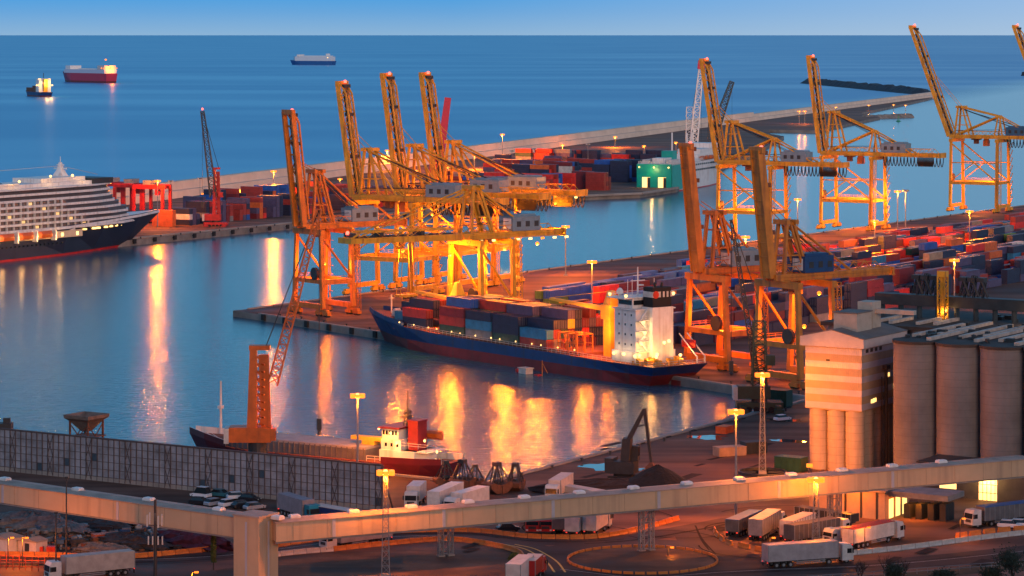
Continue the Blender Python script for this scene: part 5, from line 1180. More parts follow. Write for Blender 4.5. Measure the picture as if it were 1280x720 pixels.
MB().loft([[(5.4-.7*w_, -.7*w_, z), (5.4+.7*w_, -.7*w_, z), (5.4+.7*w_, .7*w_, z), (5.4-.7*w_, .7*w_, z)] for w_, z in ((.3, 4), (1.3, 3.2), (1.4, 2.2), (.2, 1.2))]).build('grab', rust, mh)
def grab(label, px, py, s, rz):
    t = thing('clamshell_grab', label, 'grab bucket', gp(px, py), rz, 'grab buckets parked on the near quay')
    for k in (-1, 1): MB().loft([[(k*x*s, -1.5*s, z*s), (k*x*s, 1.5*s, z*s), (k*x2*s, 1.5*s, z2*s), (k*x2*s, -1.5*s, z2*s)] for x, z, x2, z2 in ((.06, .02, .06, 1.5), (1.2, .1, 1.0, 1.7), (2.3, .9, 1.6, 2.0), (2.5, 1.7, 2.2, 1.9))]).build('bucket', rust, t)
    f = MB()
    for x in (-1, 1):
        for y in (-1.2, 1.2): f.beam((x*2.0*s, y*s, 1.7*s), (x*.35*s, y*.35*s, 5.0*s), .2*s); f.beam((x*.6*s, y*s, 1.6*s), (x*.3*s, y*.35*s, 5.0*s), .15*s)
    f.bb(-.6*s, .6*s, -.6*s, .6*s, 4.7*s, 5.4*s); f.tube((-.7*s, 0, 1.9*s), (.7*s, 0, 1.9*s), .45*s, n=10)
    for z in (2.8, 3.8): w_ = (5.4-z)*.55*s; f.beam((-w_, -w_*.6, z*s), (w_, -w_*.6, z*s), .1*s); f.beam((-w_, w_*.6, z*s), (w_, w_*.6, z*s), .1*s)
    f.build('arm_frame', dark, t)
grab('small grab bucket hard against the maroon coaster stern', 557, 608, .95, .3); grab('largest grab bucket of the left pair beside the coaster stern', 578, 611, 1.08, 1.0); grab('small pointed grab bucket between the two big ones', 594, 609, .85, .2); grab('big grab bucket standing alone right of the grab row middle', 621, 616, 1.12, .7); grab('rightmost grab bucket, nearest the white lorry', 644, 613, 1.0, 1.3)
# rubber fenders and bollards along the quay edges
FD = {}
def edge_rows(p, d, n_out, length, step, start, lab, grp, z=0.0, blab=None):
    k = start
    while k < length:
        x, y = p[0]+d[0]*k, p[1]+d[1]*k
        if 'f' not in FD:
            o = MB().bb(-.9, .9, -.35, .35, -1.7, .25).tube((-.95, .36, -.6), (.95, .36, -.6), .3, n=8).build('fender', black); FD['f'] = o.data; bpy.data.objects.remove(o)
            o = MB().lathe([(.3, 0), (.22, .25), (.22, .55), (.42, .7), (.3, .85)], 10).build('bollard', dark); FD['b'] = o.data; bpy.data.objects.remove(o)
        o = bpy.data.objects.new('fender', FD['f']); COL.objects.link(o); o.location = (x+n_out[0]*.42, y+n_out[1]*.42, z); o.rotation_euler.z = math.atan2(d[1], d[0]); tag(o, lab, 'fender', grp)
        o = bpy.data.objects.new('bollard', FD['b']); COL.objects.link(o); o.location = (x+d[0]*step*.5-n_out[0]*1.9, y+d[1]*step*.5-n_out[1]*1.9, z); tag(o, blab or lab.replace('fender', 'bollard'), 'bollard', grp.replace('fenders', 'bollards'))
        k += step
edge_rows(T0, N, -M_, 272, 13, 18, 'black rubber fender on the pier face beside the container ship', 'fenders along the ship quay', blab='dark mooring bollard on the pier edge beside the container ship')
edge_rows(T0, U, -V, 600, 16, 10, 'black rubber fender on the basin side of the crane pier', 'fenders along the basin side', blab='dark mooring bollard on the basin side of the crane pier')
edge_rows(K, U, -V, 150, 12, 6, 'black rubber fender on the open quay near the coal pile', 'fenders on the open quay', blab='dark mooring bollard on the open quay edge near the coal pile')
edge_rows(Q0[:2], U, V, 384, 14, 4, 'black rubber fender on the far quay below the stacked containers', 'fenders along the far quay', z=.6, blab='dark mooring bollard on the far quay below the containers')
# puddles on the quay
pm = bpy.data.materials.new('puddle'); pm.use_nodes = True; pb = pm.node_tree.nodes['Principled BSDF']; pb.inputs['Base Color'].default_value = (.02, .025, .03, 1); pb.inputs['Roughness'].default_value = .03; pb.inputs['IOR'].default_value = 1.33
def puddle(px, py, a, b_, seed, rz=0):
    r_ = random.Random(seed); pts = []
    for k in range(18):
        th = 2*math.pi*k/18; q = 1+r_.uniform(-.35, .25); pts.append((a*q*math.cos(th), b_*q*math.sin(th), 0))
    o = MB().add(pts, [tuple(range(18))]).build('puddle', pm, loc=gp(px, py)+Vector((0, 0, .006)), rz=rz); tag(o, kind='structure')
puddle(756, 584, 4.5, 6, 1, AU-.3); puddle(788, 586, 2.5, 2.5, 2); puddle(880, 547, 2.6, 5, 3, AU); puddle(894, 545, 1.6, 3, 4, AU); puddle(918, 567, 2.4, 3, 5, AU); puddle(985, 551, 2.2, 4.5, 6, AU); puddle(980, 525, 3, 5, 7, AU); puddle(932, 561, 2, 4, 8, AU)
# odd things on the right-hand quay
def crate(label, px, py, d, m_, rz=AU, name='skip', cat='skip'):
    t = thing(name, label, cat, gp(px, py), rz); x, y, z = d
    b = MB().bb(-x/2, x/2, -y/2, y/2, 0, z*.12); 
    for s in (-1, 1): b.bb(-x/2, x/2, s*y/2-.06, s*y/2+.06, z*.12, z); b.bb(s*x/2-.06, s*x/2+.06, -y/2+.06, y/2-.06, z*.12, z)
    for k in range(5): b.bb(-x/2+.3+k*(x-.6)/4-.06, -x/2+.3+k*(x-.6)/4+.06, -y/2-.14, -y/2-.06, .1, z)
    b.build('body', m_, t); MB().bb(-x/2-.05, x/2+.05, -y/2-.1, y/2+.1, z, z+.12).build('lid', m_, t); return t
crate('dark green container sized tank box behind the gallery near the tower', 989, 588, (6, 3.4, 2.8), dgreen, AV, 'tank_box', 'container'); crate('tan and white tarpaulin covered skip on the quay', 912, 569, (6.5, 3, 1.8), CM['tan'], AU*.4); crate('dark skip beside the tan covered skip', 942, 566, (5, 3, 2.4), dark, AU*.4); crate('dark green cabin beside the dark green crane', 975, 508, (5, 3.5, 4), dgreen, AV, 'site_cabin', 'cabin'); crate('orange skip near the quay edge below the crane lamp', 906, 541, (4, 2.5, 1.5), CM['orange'], AU)
sy = thing('ring_base', 'dark ring shaped base frame lying round the lattice mast foot', 'frame', gp(953, 592)+Vector((0, 0, .0)), 0)
MB().lathe([(4.6, 0), (5.0, 0), (5.0, .6), (4.6, .6), (4.6, 0)], 24).build('ring', dark, sy); MB().beam((-4.6, 0, .3), (-1.2, 0, .3), .3).beam((1.2, 0, .3), (4.6, 0, .3), .3).build('spoke', dark, sy)
# ------------------------------------------------------------------ roads, barriers, vehicles
def strip(name, pts, w, z, m_, kind='structure'):
    """road sheet along world points"""
    P = [Vector((p[0], p[1])) for p in pts]; vs = []; fs = []
    for i, p in enumerate(P):
        d = (P[min(i+1, len(P)-1)]-P[max(i-1, 0)]).normalized(); n_ = Vector((d.y, -d.x))*w/2; vs += [(p.x-n_.x, p.y-n_.y, z), (p.x+n_.x, p.y+n_.y, z)]
    for i in range(len(P)-1): fs.append((2*i, 2*i+1, 2*i+3, 2*i+2))
    return tag(MB().add(vs, fs).build(name, m_), kind=kind)
def smooth(pts, n=8):
    P = [Vector((p[0], p[1])) for p in pts]; P = [2*P[0]-P[1]]+P+[2*P[-1]-P[-2]]; o = []
    for i in range(1, len(P)-2):
        for k in range(n):
            t = k/n; a, b, c, d = P[i-1:i+3]; o.append(.5*((2*b)+(-a+c)*t+(2*a-5*b+4*c-d)*t*t+(-a+3*b-3*c+d)*t**3))
    return o+[P[-2]]
g2 = lambda l: [gp(*p)[:2] for p in l]
paintw = mat('road_paint', (.55, .52, .48), .7, var=.3, scale=2); trail_m = mat('light_trail_yellow', (.60, .40, .08), .7, var=.3, scale=2)
road1 = smooth(g2([(-60, 705), (60, 703), (180, 700), (290, 694), (400, 680), (500, 671), (590, 671), (650, 683), (690, 700), (720, 730)]))
strip('road', road1, 8.5, .04, asph)
road2 = smooth(g2([(600, 668), (680, 677), (780, 674), (860, 662), (960, 643)])); strip('road', road2, 7, .05, asph)
road3 = smooth(g2([(700, 712), (800, 722), (900, 716), (980, 712), (1080, 708), (1180, 700), (1330, 684)])); strip('road', road3, 9, .06, asph)
road4 = smooth(g2([(905, 705), (890, 690), (878, 676), (870, 660)])); strip('road', road4, 9, .07, asph)
for a, b_ in ((0, 999),):
    strip('marking_and_trail', road1[:46], .15, .085, paintw); strip('marking_and_trail', road3, .15, .09, paintw)
trail_path = smooth(g2([(637, 681), (660, 686), (675, 693), (690, 703), (700, 716)]), 6)
for off_ in (-.9, .9): strip('marking_and_trail', [(p.x+off_, p.y) for p in trail_path], .35, .10, trail_m)  # yellow strips painted in place of passing vehicles' light trails
tyre = mat('tyre_mark', (.022, .017, .016), .9, var=.5, scale=.8, spec=.1); patch_m = mat('asphalt_patch', (.04, .032, .03), .9, var=.4, scale=.5, spec=.1)
r_ = random.Random(31)
for base_, z_ in ((road1, .095), (road2, .097), (road3, .099), (road4, .101)):
    for k in range(4):
        o_ = r_.uniform(-2.8, 2.8); a_ = r_.randint(0, len(base_)//2); seg = base_[a_:a_+r_.randint(12, 30)]
        if len(seg) > 3: strip('tyre_mark', [(p.x, p.y+o_) for p in seg], .32, z_+k*.0015, tyre)
for k in range(16):                           # sweeping tyre marks on the open yard and repaired patches
    px, py = r_.uniform(640, 1010), r_.uniform(642, 684); c_ = gp(px, py); a0 = r_.uniform(0, 6.3); rad = r_.uniform(6, 16)
    strip('tyre_mark', [(c_.x+rad*math.cos(a0+t_*.09), c_.y+rad*math.sin(a0+t_*.09)) for t_ in range(18)], .3, .11+k*.0015, tyre)
for k in range(22):
    px, py = (r_.uniform(640, 1000), r_.uniform(545, 600)) if k % 2 else (r_.uniform(560, 1250), r_.uniform(640, 712)); c_ = gp(px, py); a0 = AU+r_.uniform(-.1, .1); w_, l_ = r_.uniform(1, 3), r_.uniform(3, 9)
    tag(MB().add([(-l_/2, -w_/2, 0), (l_/2, -w_/2, 0), (l_/2, w_/2, 0), (-l_/2, w_/2, 0)], [(0,1,2,3)]).build('road_patch', patch_m, loc=c_+Vector((0, 0, .14+k*.0015 if not k % 2 else .012+k*.0005)), rz=a0), kind='structure')
rc_ = gp(803, 701); rr_ = 12.3
ring = [(rc_.x+math.cos(a)*16.5, rc_.y+math.sin(a)*16.5) for a in [2*math.pi*k/48 for k in range(49)]]
strip('roundabout_road', ring, 8.4, .08, asph)
o = MB().prism([(math.cos(2*math.pi*k/48)*rr_, math.sin(2*math.pi*k/48)*rr_) for k in range(48)], 0, .16).build('roundabout_island', earth2, loc=rc_); tag(o, kind='structure')
for px, py, a, b_ in ((500, 705, 22, 14), (395, 716, 16, 8)):
    r_ = random.Random(px); o = MB().add([(a*math.cos(t_)*(1+r_.uniform(-.15, .15)), b_*math.sin(t_)*(1+r_.uniform(-.15, .15)), 0) for t_ in [2*math.pi*k/24 for k in range(24)]], [tuple(range(24))]).build('dirt_patch', earth2, loc=gp(px, py)+Vector((0, 0, .02 if px != 500 else .015))); tag(o, kind='structure')
ORB = mat('barrier_orange', (.55, .17, .02), .6, var=.3, scale=1.5); WHB = mat('barrier_white', (.5, .45, .40), .6, var=.25, scale=1.5)
def jersey(L_):
    prof = [(-.30, 0), (-.30, .12), (-.14, .38), (-.10, .85), (.10, .85), (.14, .38), (.30, .12), (.30, 0)]
    return MB().loft([[(x, y, z) for y, z in prof] for x in (-L_/2, L_/2)])
BAR = {}
def barriers(pts, label, group, mats_, L_=2.4, gap=.12, z=0):
    P = [Vector((p[0], p[1])) for p in pts]; d = 0; nxt = L_/2; k = 0; n = 0
    for a, b_ in zip(P, P[1:]):
        ln = (b_-a).length
        while nxt <= d+ln:
            t_ = (nxt-d)/ln; q = a.lerp(b_, t_); m_ = mats_[k % len(mats_)]; key = (m_.name, L_)
            if key not in BAR:
                o = jersey(L_).build('road_barrier', m_); BAR[key] = o.data; COL.objects.unlink(o); bpy.data.objects.remove(o)
            o = bpy.data.objects.new('road_barrier', BAR[key]); COL.objects.link(o); o.location = (q.x, q.y, z); dd = b_-a; o.rotation_euler.z = math.atan2(dd.y, dd.x); tag(o, label, 'barrier', group)
            nxt += L_+gap; k += 1
        d += ln
barriers(smooth(g2([(-10, 695), (60, 696), (135, 699), (200, 695), (270, 688)])), 'orange barrier block along the road below the scrap heaps', 'barriers below the scrap heaps', [ORB])
barriers(smooth(g2([(335, 686), (400, 676), (470, 668), (545, 665), (600, 666), (665, 673), (745, 673), (800, 663), (848, 650)])), 'orange barrier block on the upper road edge beneath the gallery', 'barriers on the upper road edge', [ORB])
barriers(smooth(g2([(320, 699), (368, 693), (415, 689)])), 'pale barrier block on the lower road edge right of the tower', 'pale barriers on the lower road edge', [WHB])
barriers(smooth(g2([(417, 688.7), (470, 683), (537, 677), (575, 677), (620, 684), (647, 692), (655, 700), (655, 710)])), 'orange barrier block on the curved lower road edge round the dirt patch', 'orange barriers on the lower road edge', [ORB])
barriers([(rc_.x+math.cos(a)*(rr_+.5), rc_.y+math.sin(a)*(rr_+.5)) for a in [2*math.pi*k/60 for k in range(60)]], 'orange kerb block in the ring round the roundabout island', 'kerb blocks of the roundabout', [ORB], L_=1.6, gap=.35, z=-.35)
barriers(smooth(g2([(893, 664), (898, 672), (912, 681), (935, 686), (960, 690), (1012, 691)])), 'orange barrier block in the curve before the parked trailers', 'barriers before the parked trailers', [ORB], L_=2.6, gap=1.6)
barriers(smooth(g2([(952, 703), (1040, 696), (1130, 687), (1230, 674), (1320, 664)])), 'pale barrier block along the bottom right road', 'barriers along bottom right road', [WHB], L_=3)
barriers(smooth(g2([(1195, 672), (1250, 665), (1320, 660)])), 'orange barrier block before the car transporter', 'barriers before the car transporter', [ORB], L_=2.6, gap=.8)
# --- vehicles
blue_t = mat('tarp_blue', (.02, .10, .30), .6, var=.2); greyt = mat('trailer_grey', (.12, .115, .12), .6, var=.25); wpaint = mat('lorry_white', (.58, .56, .54), .4, var=.22, scale=.7)
redcab = mat('lorry_red', (.40, .015, .015), .35, var=.15); tealcab = mat('lorry_teal', (.02, .20, .26), .35, var=.1); pinkw = mat('trailer_pale', (.60, .50, .44), .6, var=.2)
tail = mat('tail_lamp', (.5, .02, .02), .4, var=0, emit=(1, .05, .03), estr=1.2); head = mat('headlamp_glass', (.7, .7, .65), .2, var=0)
def wheelset(t, xs, yw=1.0, r=.5):
    for x in xs:
        for s in (-1, 1):
            w = MB().tube((x, s*yw-.16, r), (x, s*yw+.16, r), r, n=14).build('wheel', black, t); MB().tube((x, s*yw-.18, r), (x, s*yw+.18, r), r*.5, n=10).build('rim', grey, w)
def cab_at(t, x, m_, hs=3.0):
    """cab-over tractor unit whose front is at +x"""
    c = MB().loft([[(x-2.1, -1.22, z), (x-d, -1.22, z), (x-d, 1.22, z), (x-2.1, 1.22, z)] for z, d in ((.55, 0), (1.6, 0), (hs-.6, .12), (hs, .5))]).build('cab', m_, t)
    MB().add([(x-.0, -1.08, 1.75), (x-.0, 1.08, 1.75), (x-.10, 1.08, hs-.62), (x-.10, -1.08, hs-.62)], [(0,1,2,3)]).add([(x+.03, -1.08, 1.75), (x+.03, 1.08, 1.75), (x-.07, 1.08, hs-.62), (x-.07, -1.08, hs-.62)], [(0,1,2,3)]).build('windscreen', glass, c)
    s = MB()
    for y in (-1.235, 1.235): s.bb(x-1.2, x-.35, y-.01, y+.01, 1.75, hs-.75)
    s.each('side_window', glass, c)
    for y in (-1.42, 1.42): MB().bb(x-.25, x-.1, y-.12, y+.12, hs-1.5, hs-.7).bb(x-.2, x-.14, min(y, y*.86), max(y, y*.86), hs-.85, hs-.78).build('mirror', dark, c)
    MB().bb(x-.0, x+.06, -.7, .7, 1.05, 1.55).build('grille', dark, c)
    for y in (-.95, .95): MB().bb(x, x+.05, y-.2, y+.2, .75, 1.0).build('headlight', head, t)
    MB().bb(x-.05, x+.08, -1.2, 1.2, .35, .62).build('bumper', dark, t); MB().bb(x-6, x-2.1, -.45, .45, .7, 1.0).build('chassis', dark, t)
def box_body(t, x0, x1, m_, z0=1.15, z1=3.95, roof=None, ribs=False, tarp=False, name='trailer_box'):
    b = MB().bb(x0, x1, -1.25, 1.25, z0, z1).build(name, m_, t)
    e = MB()
    for x in (x0, x1):
        for y in (-1.25, 1.25): e.bb(x-.07, x+.07, y-.05, y+.05, z0, z1+.03)
    if ribs:
        n = int((x1-x0)/1.1)
        for k in range(1, n): 
            for y in (-1.27, 1.27): e.bb(x0+k*(x1-x0)/n-.05, x0+k*(x1-x0)/n+.05, y-.03, y+.03, z0, z1)
    e.each('frame_rib', grey if m_ is not wpaint else offw, b)
    if roof: MB().bb(x0-.03, x1+.03, -1.29, 1.29, z1, z1+.1).build('roof', roof, b)
    dr = MB().bb(x0-.05, x0, -1.2, -.02, z0+.1, z1-.1).bb(x0-.05, x0, .02, 1.2, z0+.1, z1-.1); dr.each('rear_door', m_, b)
    MB().bb(x0-.06, x0-.02, -1.1, -.8, z0-.25, z0-.1).bb(x0-.06, x0-.02, .8, 1.1, z0-.25, z0-.1).each('tail_light', tail, b)
    MB().bb(x0+.2, x1-.2, -.5, .5, z0-.25, z0).build('chassis', dark, b)
    if x1-x0 > 7:
        for y in (-1.2, 1.2): MB().bb(x0+5.2, x1-2.4, y-.04, y+.04, .55, .7).bb(x0+5.2, x1-2.4, y-.04, y+.04, .85, 1.0).bb(x0+5.4, x0+5.5, y-.03, y+.03, .55, z0).bb(x1-2.7, x1-2.6, y-.03, y+.03, .55, z0).build('side_guard', grey, b)
    MB().bb(x0-.02, x0+.02, -1.2, -.7, .25, z0-.3).bb(x0-.02, x0+.02, .7, 1.2, .25, z0-.3).each('mud_flap', black, b)
def lorry(label, px, py, head_px, L_=14, body=None, cab=None, roof=None, ribs=False, z1=3.95, hopen=False, z0=1.15, group=None):
    """head_px: a pixel of the ground towards which the front points"""
    p = gp(px, py); q = gp(*head_px); rz = math.atan2(q.y-p.y, q.x-p.x)
    t = thing('lorry' if cab else 'trailer', label, 'lorry' if cab else 'trailer', p, rz, group)
    x0 = -L_/2; x1 = L_/2-(2.9 if cab else 0)
    if body: box_body(t, x0, x1, body, z0, z1, roof, ribs)
    if cab: cab_at(t, L_/2, cab, 3.3 if L_ > 9 else 3.0); wheelset(t, [L_/2-1.3, L_/2-4.6]+([x0+1.6, x0+2.9, x0+4.2] if L_ > 11 else [x0+1.4]))
    else:
        wheelset(t, [x0+1.6, x0+2.9, x0+4.2]); 
        for s in (-.8, .8): MB().bb(x1-2.6, x1-2.4, s-.1, s+.1, 0, z0).build('landing_leg', dark, t)
    return t
g_ = 'lorries and trailers parked round the near quay'
lorry('white rounded lorry parked at the end of the wind wall', 519, 632, (507, 643), 10, wpaint, wpaint, roof=wpaint)
lorry('middle white box trailer behind the gallery near the wind wall end', 557, 634, (530, 646), 13, wpaint)
lorry('white box lorry right of the middle white trailer behind the gallery', 583, 639, (552, 648), 13, wpaint, wpaint)
lorry('lorry with teal cab and grey trailer before the wind wall', 374, 648, (400, 656), 13, mat('trailer_lilac', (.25, .22, .24), .6), tealcab, roof=None)
lorry('dark blue flat trailer with a pale top in front of the wind wall', 430, 657, (470, 664), 15, mat('trailer_navy', (.01, .025, .13), .5), roof=pinkw, z1=3.0)
lorry('white articulated lorry facing the viewer left of the coal heap', 699, 622, (680, 634), 13, pinkw, wpaint)
lorry('pale low trailer behind the gallery in front of the coal heap', 735, 626, (712, 622), 13, pinkw, z1=2.4)
lorry('left red cabbed lorry parked under the gallery', 668, 664, (664, 671), 8, greyt, redcab); lorry('right red cabbed lorry parked under the gallery', 684, 664, (681, 671), 8, greyt, redcab)
lorry('dark grey tipper lorry between the red cabs and white boxes', 702, 665, (708, 656), 8, greyt, dark)
lorry('white box lorry seen from behind, left of the two under the gallery', 722, 667, (738, 655), 9.5, wpaint, wpaint); lorry('white box lorry seen from behind, right of the two under the gallery', 747, 665, (768, 652), 11, wpaint, wpaint)
lorry('dark trailer with a blue tarpaulin, first of the parked row', 930, 666, (962, 652), 12, greyt, roof=blue_t, ribs=True, z1=3.2)
lorry('long grey trailer with orange lit top, second of the parked row', 959, 669, (990, 651), 15, mat('trailer_mid', (.26, .25, .27), .5), wpaint, roof=pinkw, ribs=True)
lorry('white trailer with pale top, third of the parked row', 997, 672, (1023, 662), 10.5, mat('trailer_white2', (.55, .55, .56), .5), roof=pinkw, ribs=True, z1=3.7)
lorry('long dark grey ribbed trailer with white cab at its right end', 1022, 676, (1050, 671), 15, mat('trailer_dark', (.09, .085, .085), .6), wpaint, ribs=True, z1=3.7)
lorry('small white van lorry left of the red topped trailer', 1051, 680, (1037, 682), 6.5, pinkw, wpaint, z1=2.8)
lorry('white trailer with red roof beside the bottom right road', 1092, 680, (1120, 674), 15, mat('trailer_cream', (.62, .55, .48), .5), wpaint, roof=redcab, z1=3.6)
lorry('lorry with white cab and blue tarpaulin at the right edge', 1252, 655, (1218, 659), 16, greyt, wpaint, roof=blue_t, ribs=True, z1=3.6)
lorry('dark low trailer standing against the loading shed', 1033, 655, (1060, 659), 13, dark, ribs=True, z1=2.6)
lorry('red topped lorry at the bottom edge right of the gallery', 652, 728, (672, 712), 12, pinkw, wpaint, roof=wpaint)
lorry('red lorry at the bottom edge beside the yellow light trail lines', 667, 722, (683, 708), 9, redcab, redcab, roof=pinkw, z1=3.6)
lorry('big white articulated lorry on the road at the bottom left', 112, 722, (52, 728), 15, mat('lorry_pearl', (.40, .36, .33), .4), wpaint)
lorry('long white articulated lorry on the bottom right road', 1010, 706, (1080, 701), 16, mat('lorry_lilac', (.36, .32, .33), .45), wpaint)
lorry('grey articulated lorry on the road behind the slim lattice mast', 445, 683, (400, 689), 14, mat('lorry_grey', (.34, .31, .31), .45), offw)
def car(label, px, py, rz, m_, van=False, group='cars parked by the wind wall', z=0):
    p = gp(px, py)+Vector((0, 0, z)); t = thing('parked_car' if not van else 'van', label, 'car' if not van else 'van', p, rz, group); h = 1.5 if not van else 2.2
    b = MB().loft([[(x, -.86*k, z0), (x, .86*k, z0), (x, .86*k*(.96), z1), (x, -.86*k*.96, z1)] for x, k, z0, z1 in ((-2.15, .88, .35, .8), (-1.9, 1, .28, .92), (1.3, 1, .28, .92), (2.0, .94, .3, .72), (2.15, .8, .38, .62))]).build('body', m_, t)
    f0 = -1.9 if not van else -2.0
    MB().loft([[(f0+.1, -.78, .92), (1.2, -.78, .92), (1.2, .78, .92), (f0+.1, .78, .92)], [(f0+.5, -.66, h-.06), (.45, -.66, h-.06), (.45, .66, h-.06), (f0+.5, .66, h-.06)]]).build('window', glass, b)
    MB().bb(f0+.45, .5, -.68, .68, h-.06, h).build('roof', m_, b); 
    for x in (-1.35, 1.35):
        for s in (-1, 1): MB().tube((x, s*.74-.1, .32), (x, s*.74+.1, .32), .32, n=12).build('wheel', black, t)
    for s in (-.6, .6): MB().bb(2.1, 2.16, s-.16, s+.16, .55, .7).build('headlight', head, t)
carw = mat('car_white', (.70, .72, .76), .3, var=.05); carb = mat('car_black', (.015, .015, .02), .3, var=.05); carg = mat('car_teal', (.03, .14, .18), .3, var=.05); cars_ = mat('car_silver', (.42, .45, .50), .3, metal=.4, var=.05); carr = mat('car_red', (.35, .02, .02), .3, var=.05)
car('white van parked at the left end of the car group by the wind wall', 251, 622, AV+math.pi, carw, True)
for lab, x, y, m_, a in (('dark teal car right behind the white van', 276, 621, carg, .1), ('white car in the back row near the right end of the wall cars', 297, 624, carw, .9), ('black car at the back row right end', 312, 627, carb, .2), ('silver car pointing at the viewer in the front row', 268, 632, cars_, 1.4), ('white car pointing at the viewer in the front row', 286, 633, carw, 1.4), ('black car at the left end of the front row', 250, 631, carb, .2), ('black car right of the white front row car', 303, 635, carb, 1.2), ('silver car at the front row right end near the gallery', 318, 637, cars_, 1.2)): car(lab, x, y, AV+a, m_)
car('dark car parked under the gallery left of the red cabs', 635, 664, .3, carb, group='cars near the gallery'); car('black car behind the quay skip near the tower', 993, 524, AU, carw, group='cars near the gallery') if False else car('white car parked on the dark quay near the green cabin', 978, 526, AU*.6, carw, group='cars near the gallery')
car('white car before the blue tarpaulin lorry, left one', 1262, 660, AV+.2, carw, group='cars near the gallery'); car('white car before the blue tarpaulin lorry, right one', 1276, 659, AV+.2, carw, group='cars near the gallery')
car('white pickup on the open quay near the coping', 1004, 523, AU, carr, group='cars near the gallery') if False else None
# ------------------------------------------------------------------ scrap yard at the left
rub = mat('rubble', (.20, .17, .15), .9, var=.5, scale=1.4, bump=.7, bscale=2.5)
for lab, px, py, d, sd in (('pale grey rubble heap beneath the left gallery', 40, 662, (9, 6, 3.2), 1), ('low rubble heap right of the pale heap under the gallery', 75, 667, (6, 5, 2.2), 2), ('long low rubble heap along the barrier', 130, 690, (7, 3, 1.5), 3), ('dark scrap heap near the telecom mast', 165, 683, (8, 3.5, 2.2), 4), ('dark heap beneath the gallery middle', 120, 660, (9, 4, 2.0), 5)):
    tag(MB().blob((0, 0, 0), d, sd, 26, 8, .22).build('rubble_heap', rub if sd < 4 else mat('scrap_dark', (.05, .045, .045), .8, var=.6, scale=1.6, bump=.7, bscale=2), loc=gp(px, py), rz=AV), lab, 'rubble heap')
purple = mat('purple_scrap', (.07, .02, .045), .8, var=.6, scale=1.2, bump=.8, bscale=2)
tag(MB().blob((0, 0, 0), (9, 3.5, 3.0), 9, 26, 7, .2).build('scrap_heap', purple, loc=gp(238, 683), rz=AV), 'purple brown scrap heap left of the concrete gallery tower', 'scrap heap')
sc_ = MB(); r_ = random.Random(21); scm = [mat('scrap_'+n_, c, .7, var=.4, scale=2) for n_, c in (('grey', (.2, .2, .2)), ('rust', (.2, .07, .03)), ('dark', (.03, .03, .035)), ('blue', (.05, .12, .22)), ('white', (.45, .43, .4)), ('red', (.35, .03, .02)), ('orange', (.45, .14, .02)))]
for k in range(620):
    px = r_.uniform(0, 262); py = r_.uniform(656+max(0, px-150)*.09, 691); q = gp(px, py); s = r_.choice((.3, .5, .5, .8, 1.2))
    z_ = .15*s+max(0, 1.6*math.exp(-((px-60)/60)**2)*r_.random())
    a, b_, c = r_.uniform(.4, 2)*s, r_.uniform(.3, 1)*s, r_.uniform(.3, 1)*s
    sc_.box((q.x, q.y, z_+c/2*.4), (a, b_, c), r_.uniform(0, 3), r_.choices(range(7), (5, 4, 5, 1, 1.6, .7, .6))[0])
tag(sc_.build('scrap', scm), 'mixed loose scrap and debris strewn over the yard under the left gallery', 'scrap', kind='stuff')
def shed(label, px, py, d, wm, rm, rz=AV, name='shed'):
    t = thing(name, label, 'shed', gp(px, py), rz); x, y, z = d
    MB().bb(-x/2, x/2, -y/2, y/2, 0, z).build('wall', wm, t); MB().loft([[(-x/2-.15, yy, z), (x/2+.15, yy, z), (x/2+.15, yy, z+.12), (0, yy, z+.6), (-x/2-.15, yy, z+.12)] for yy in (-y/2-.15, y/2+.15)]).build('roof', rm, t)
    MB().bb(-.5, .5, -y/2-.04, -y/2, 0, 2.0).build('door', dark, t)
shed('pale flat shed at the left edge beside the two small lamps', 4, 690, (6, 4, 2.6), offw, roofm); shed('small pale shed in front of the rubble with red doors beside it', 41, 692, (4, 3, 2.3), pinkw, roofm)
for px, lab in ((49, 'red bin touching the small pale shed'), (64, 'red bin standing right of the small pale shed')): crate(lab, px, 693, (1.4, 1.2, 1.3), redp, 0, 'waste_bin', 'bin')
crate('orange skip lying in the scrap yard below the gallery', 133, 677, (5, 2, 1.4), CM['orange'], .5); crate('red skip in the scrap yard under the gallery', 101, 658, (3.5, 2, 1.2), redp, .2); crate('white appliance in the scrap yard', 103, 664, (1.8, 1.4, 1.2), offw, .2, 'appliance', 'appliance')
ex2 = thing('excavator', 'small orange excavator among the scrap beneath the gallery', 'excavator', gp(144, 656), .4)
MB().bb(-1.6, 1.6, -1.2, -.6, 0, .8).bb(-1.6, 1.6, .6, 1.2, 0, .8).build('crawler', black, ex2); MB().bb(-1.8, 1.2, -1.1, 1.1, .9, 2.0).build('body', oc, ex2); c_ = MB().bb(0, 1.2, .1, 1.1, 2.0, 3.0).build('cab', oc, ex2); MB().bb(1.2, 1.24, .2, 1.0, 2.2, 2.9).build('window', glass, c_); MB().beam((1, -.3, 1.8), (3, -.3, 3.8), .3).build('boom', oc, ex2); MB().beam((3, -.3, 3.8), (4, -.3, 1.2), .25).bb(3.6, 4.4, -.7, .1, .5, 1.3).build('stick', oc, ex2)
# red railings at the bottom left corner
for j, yy in enumerate((704, 712)):
    pts = [gp(px, yy+ (px/60)*2) for px in range(-8, 64, 8)]; mb = MB()
    rail(mb, [tuple(p-pts[0]) for p in pts], 1.3, .06); o = mb.build('railing', mat('railing_orange_red', (.45, .07, .03), .6, var=.3), loc=pts[0]); tag(o, ('upper' if j == 0 else 'lower')+' red railing at the bottom left corner', 'railing')
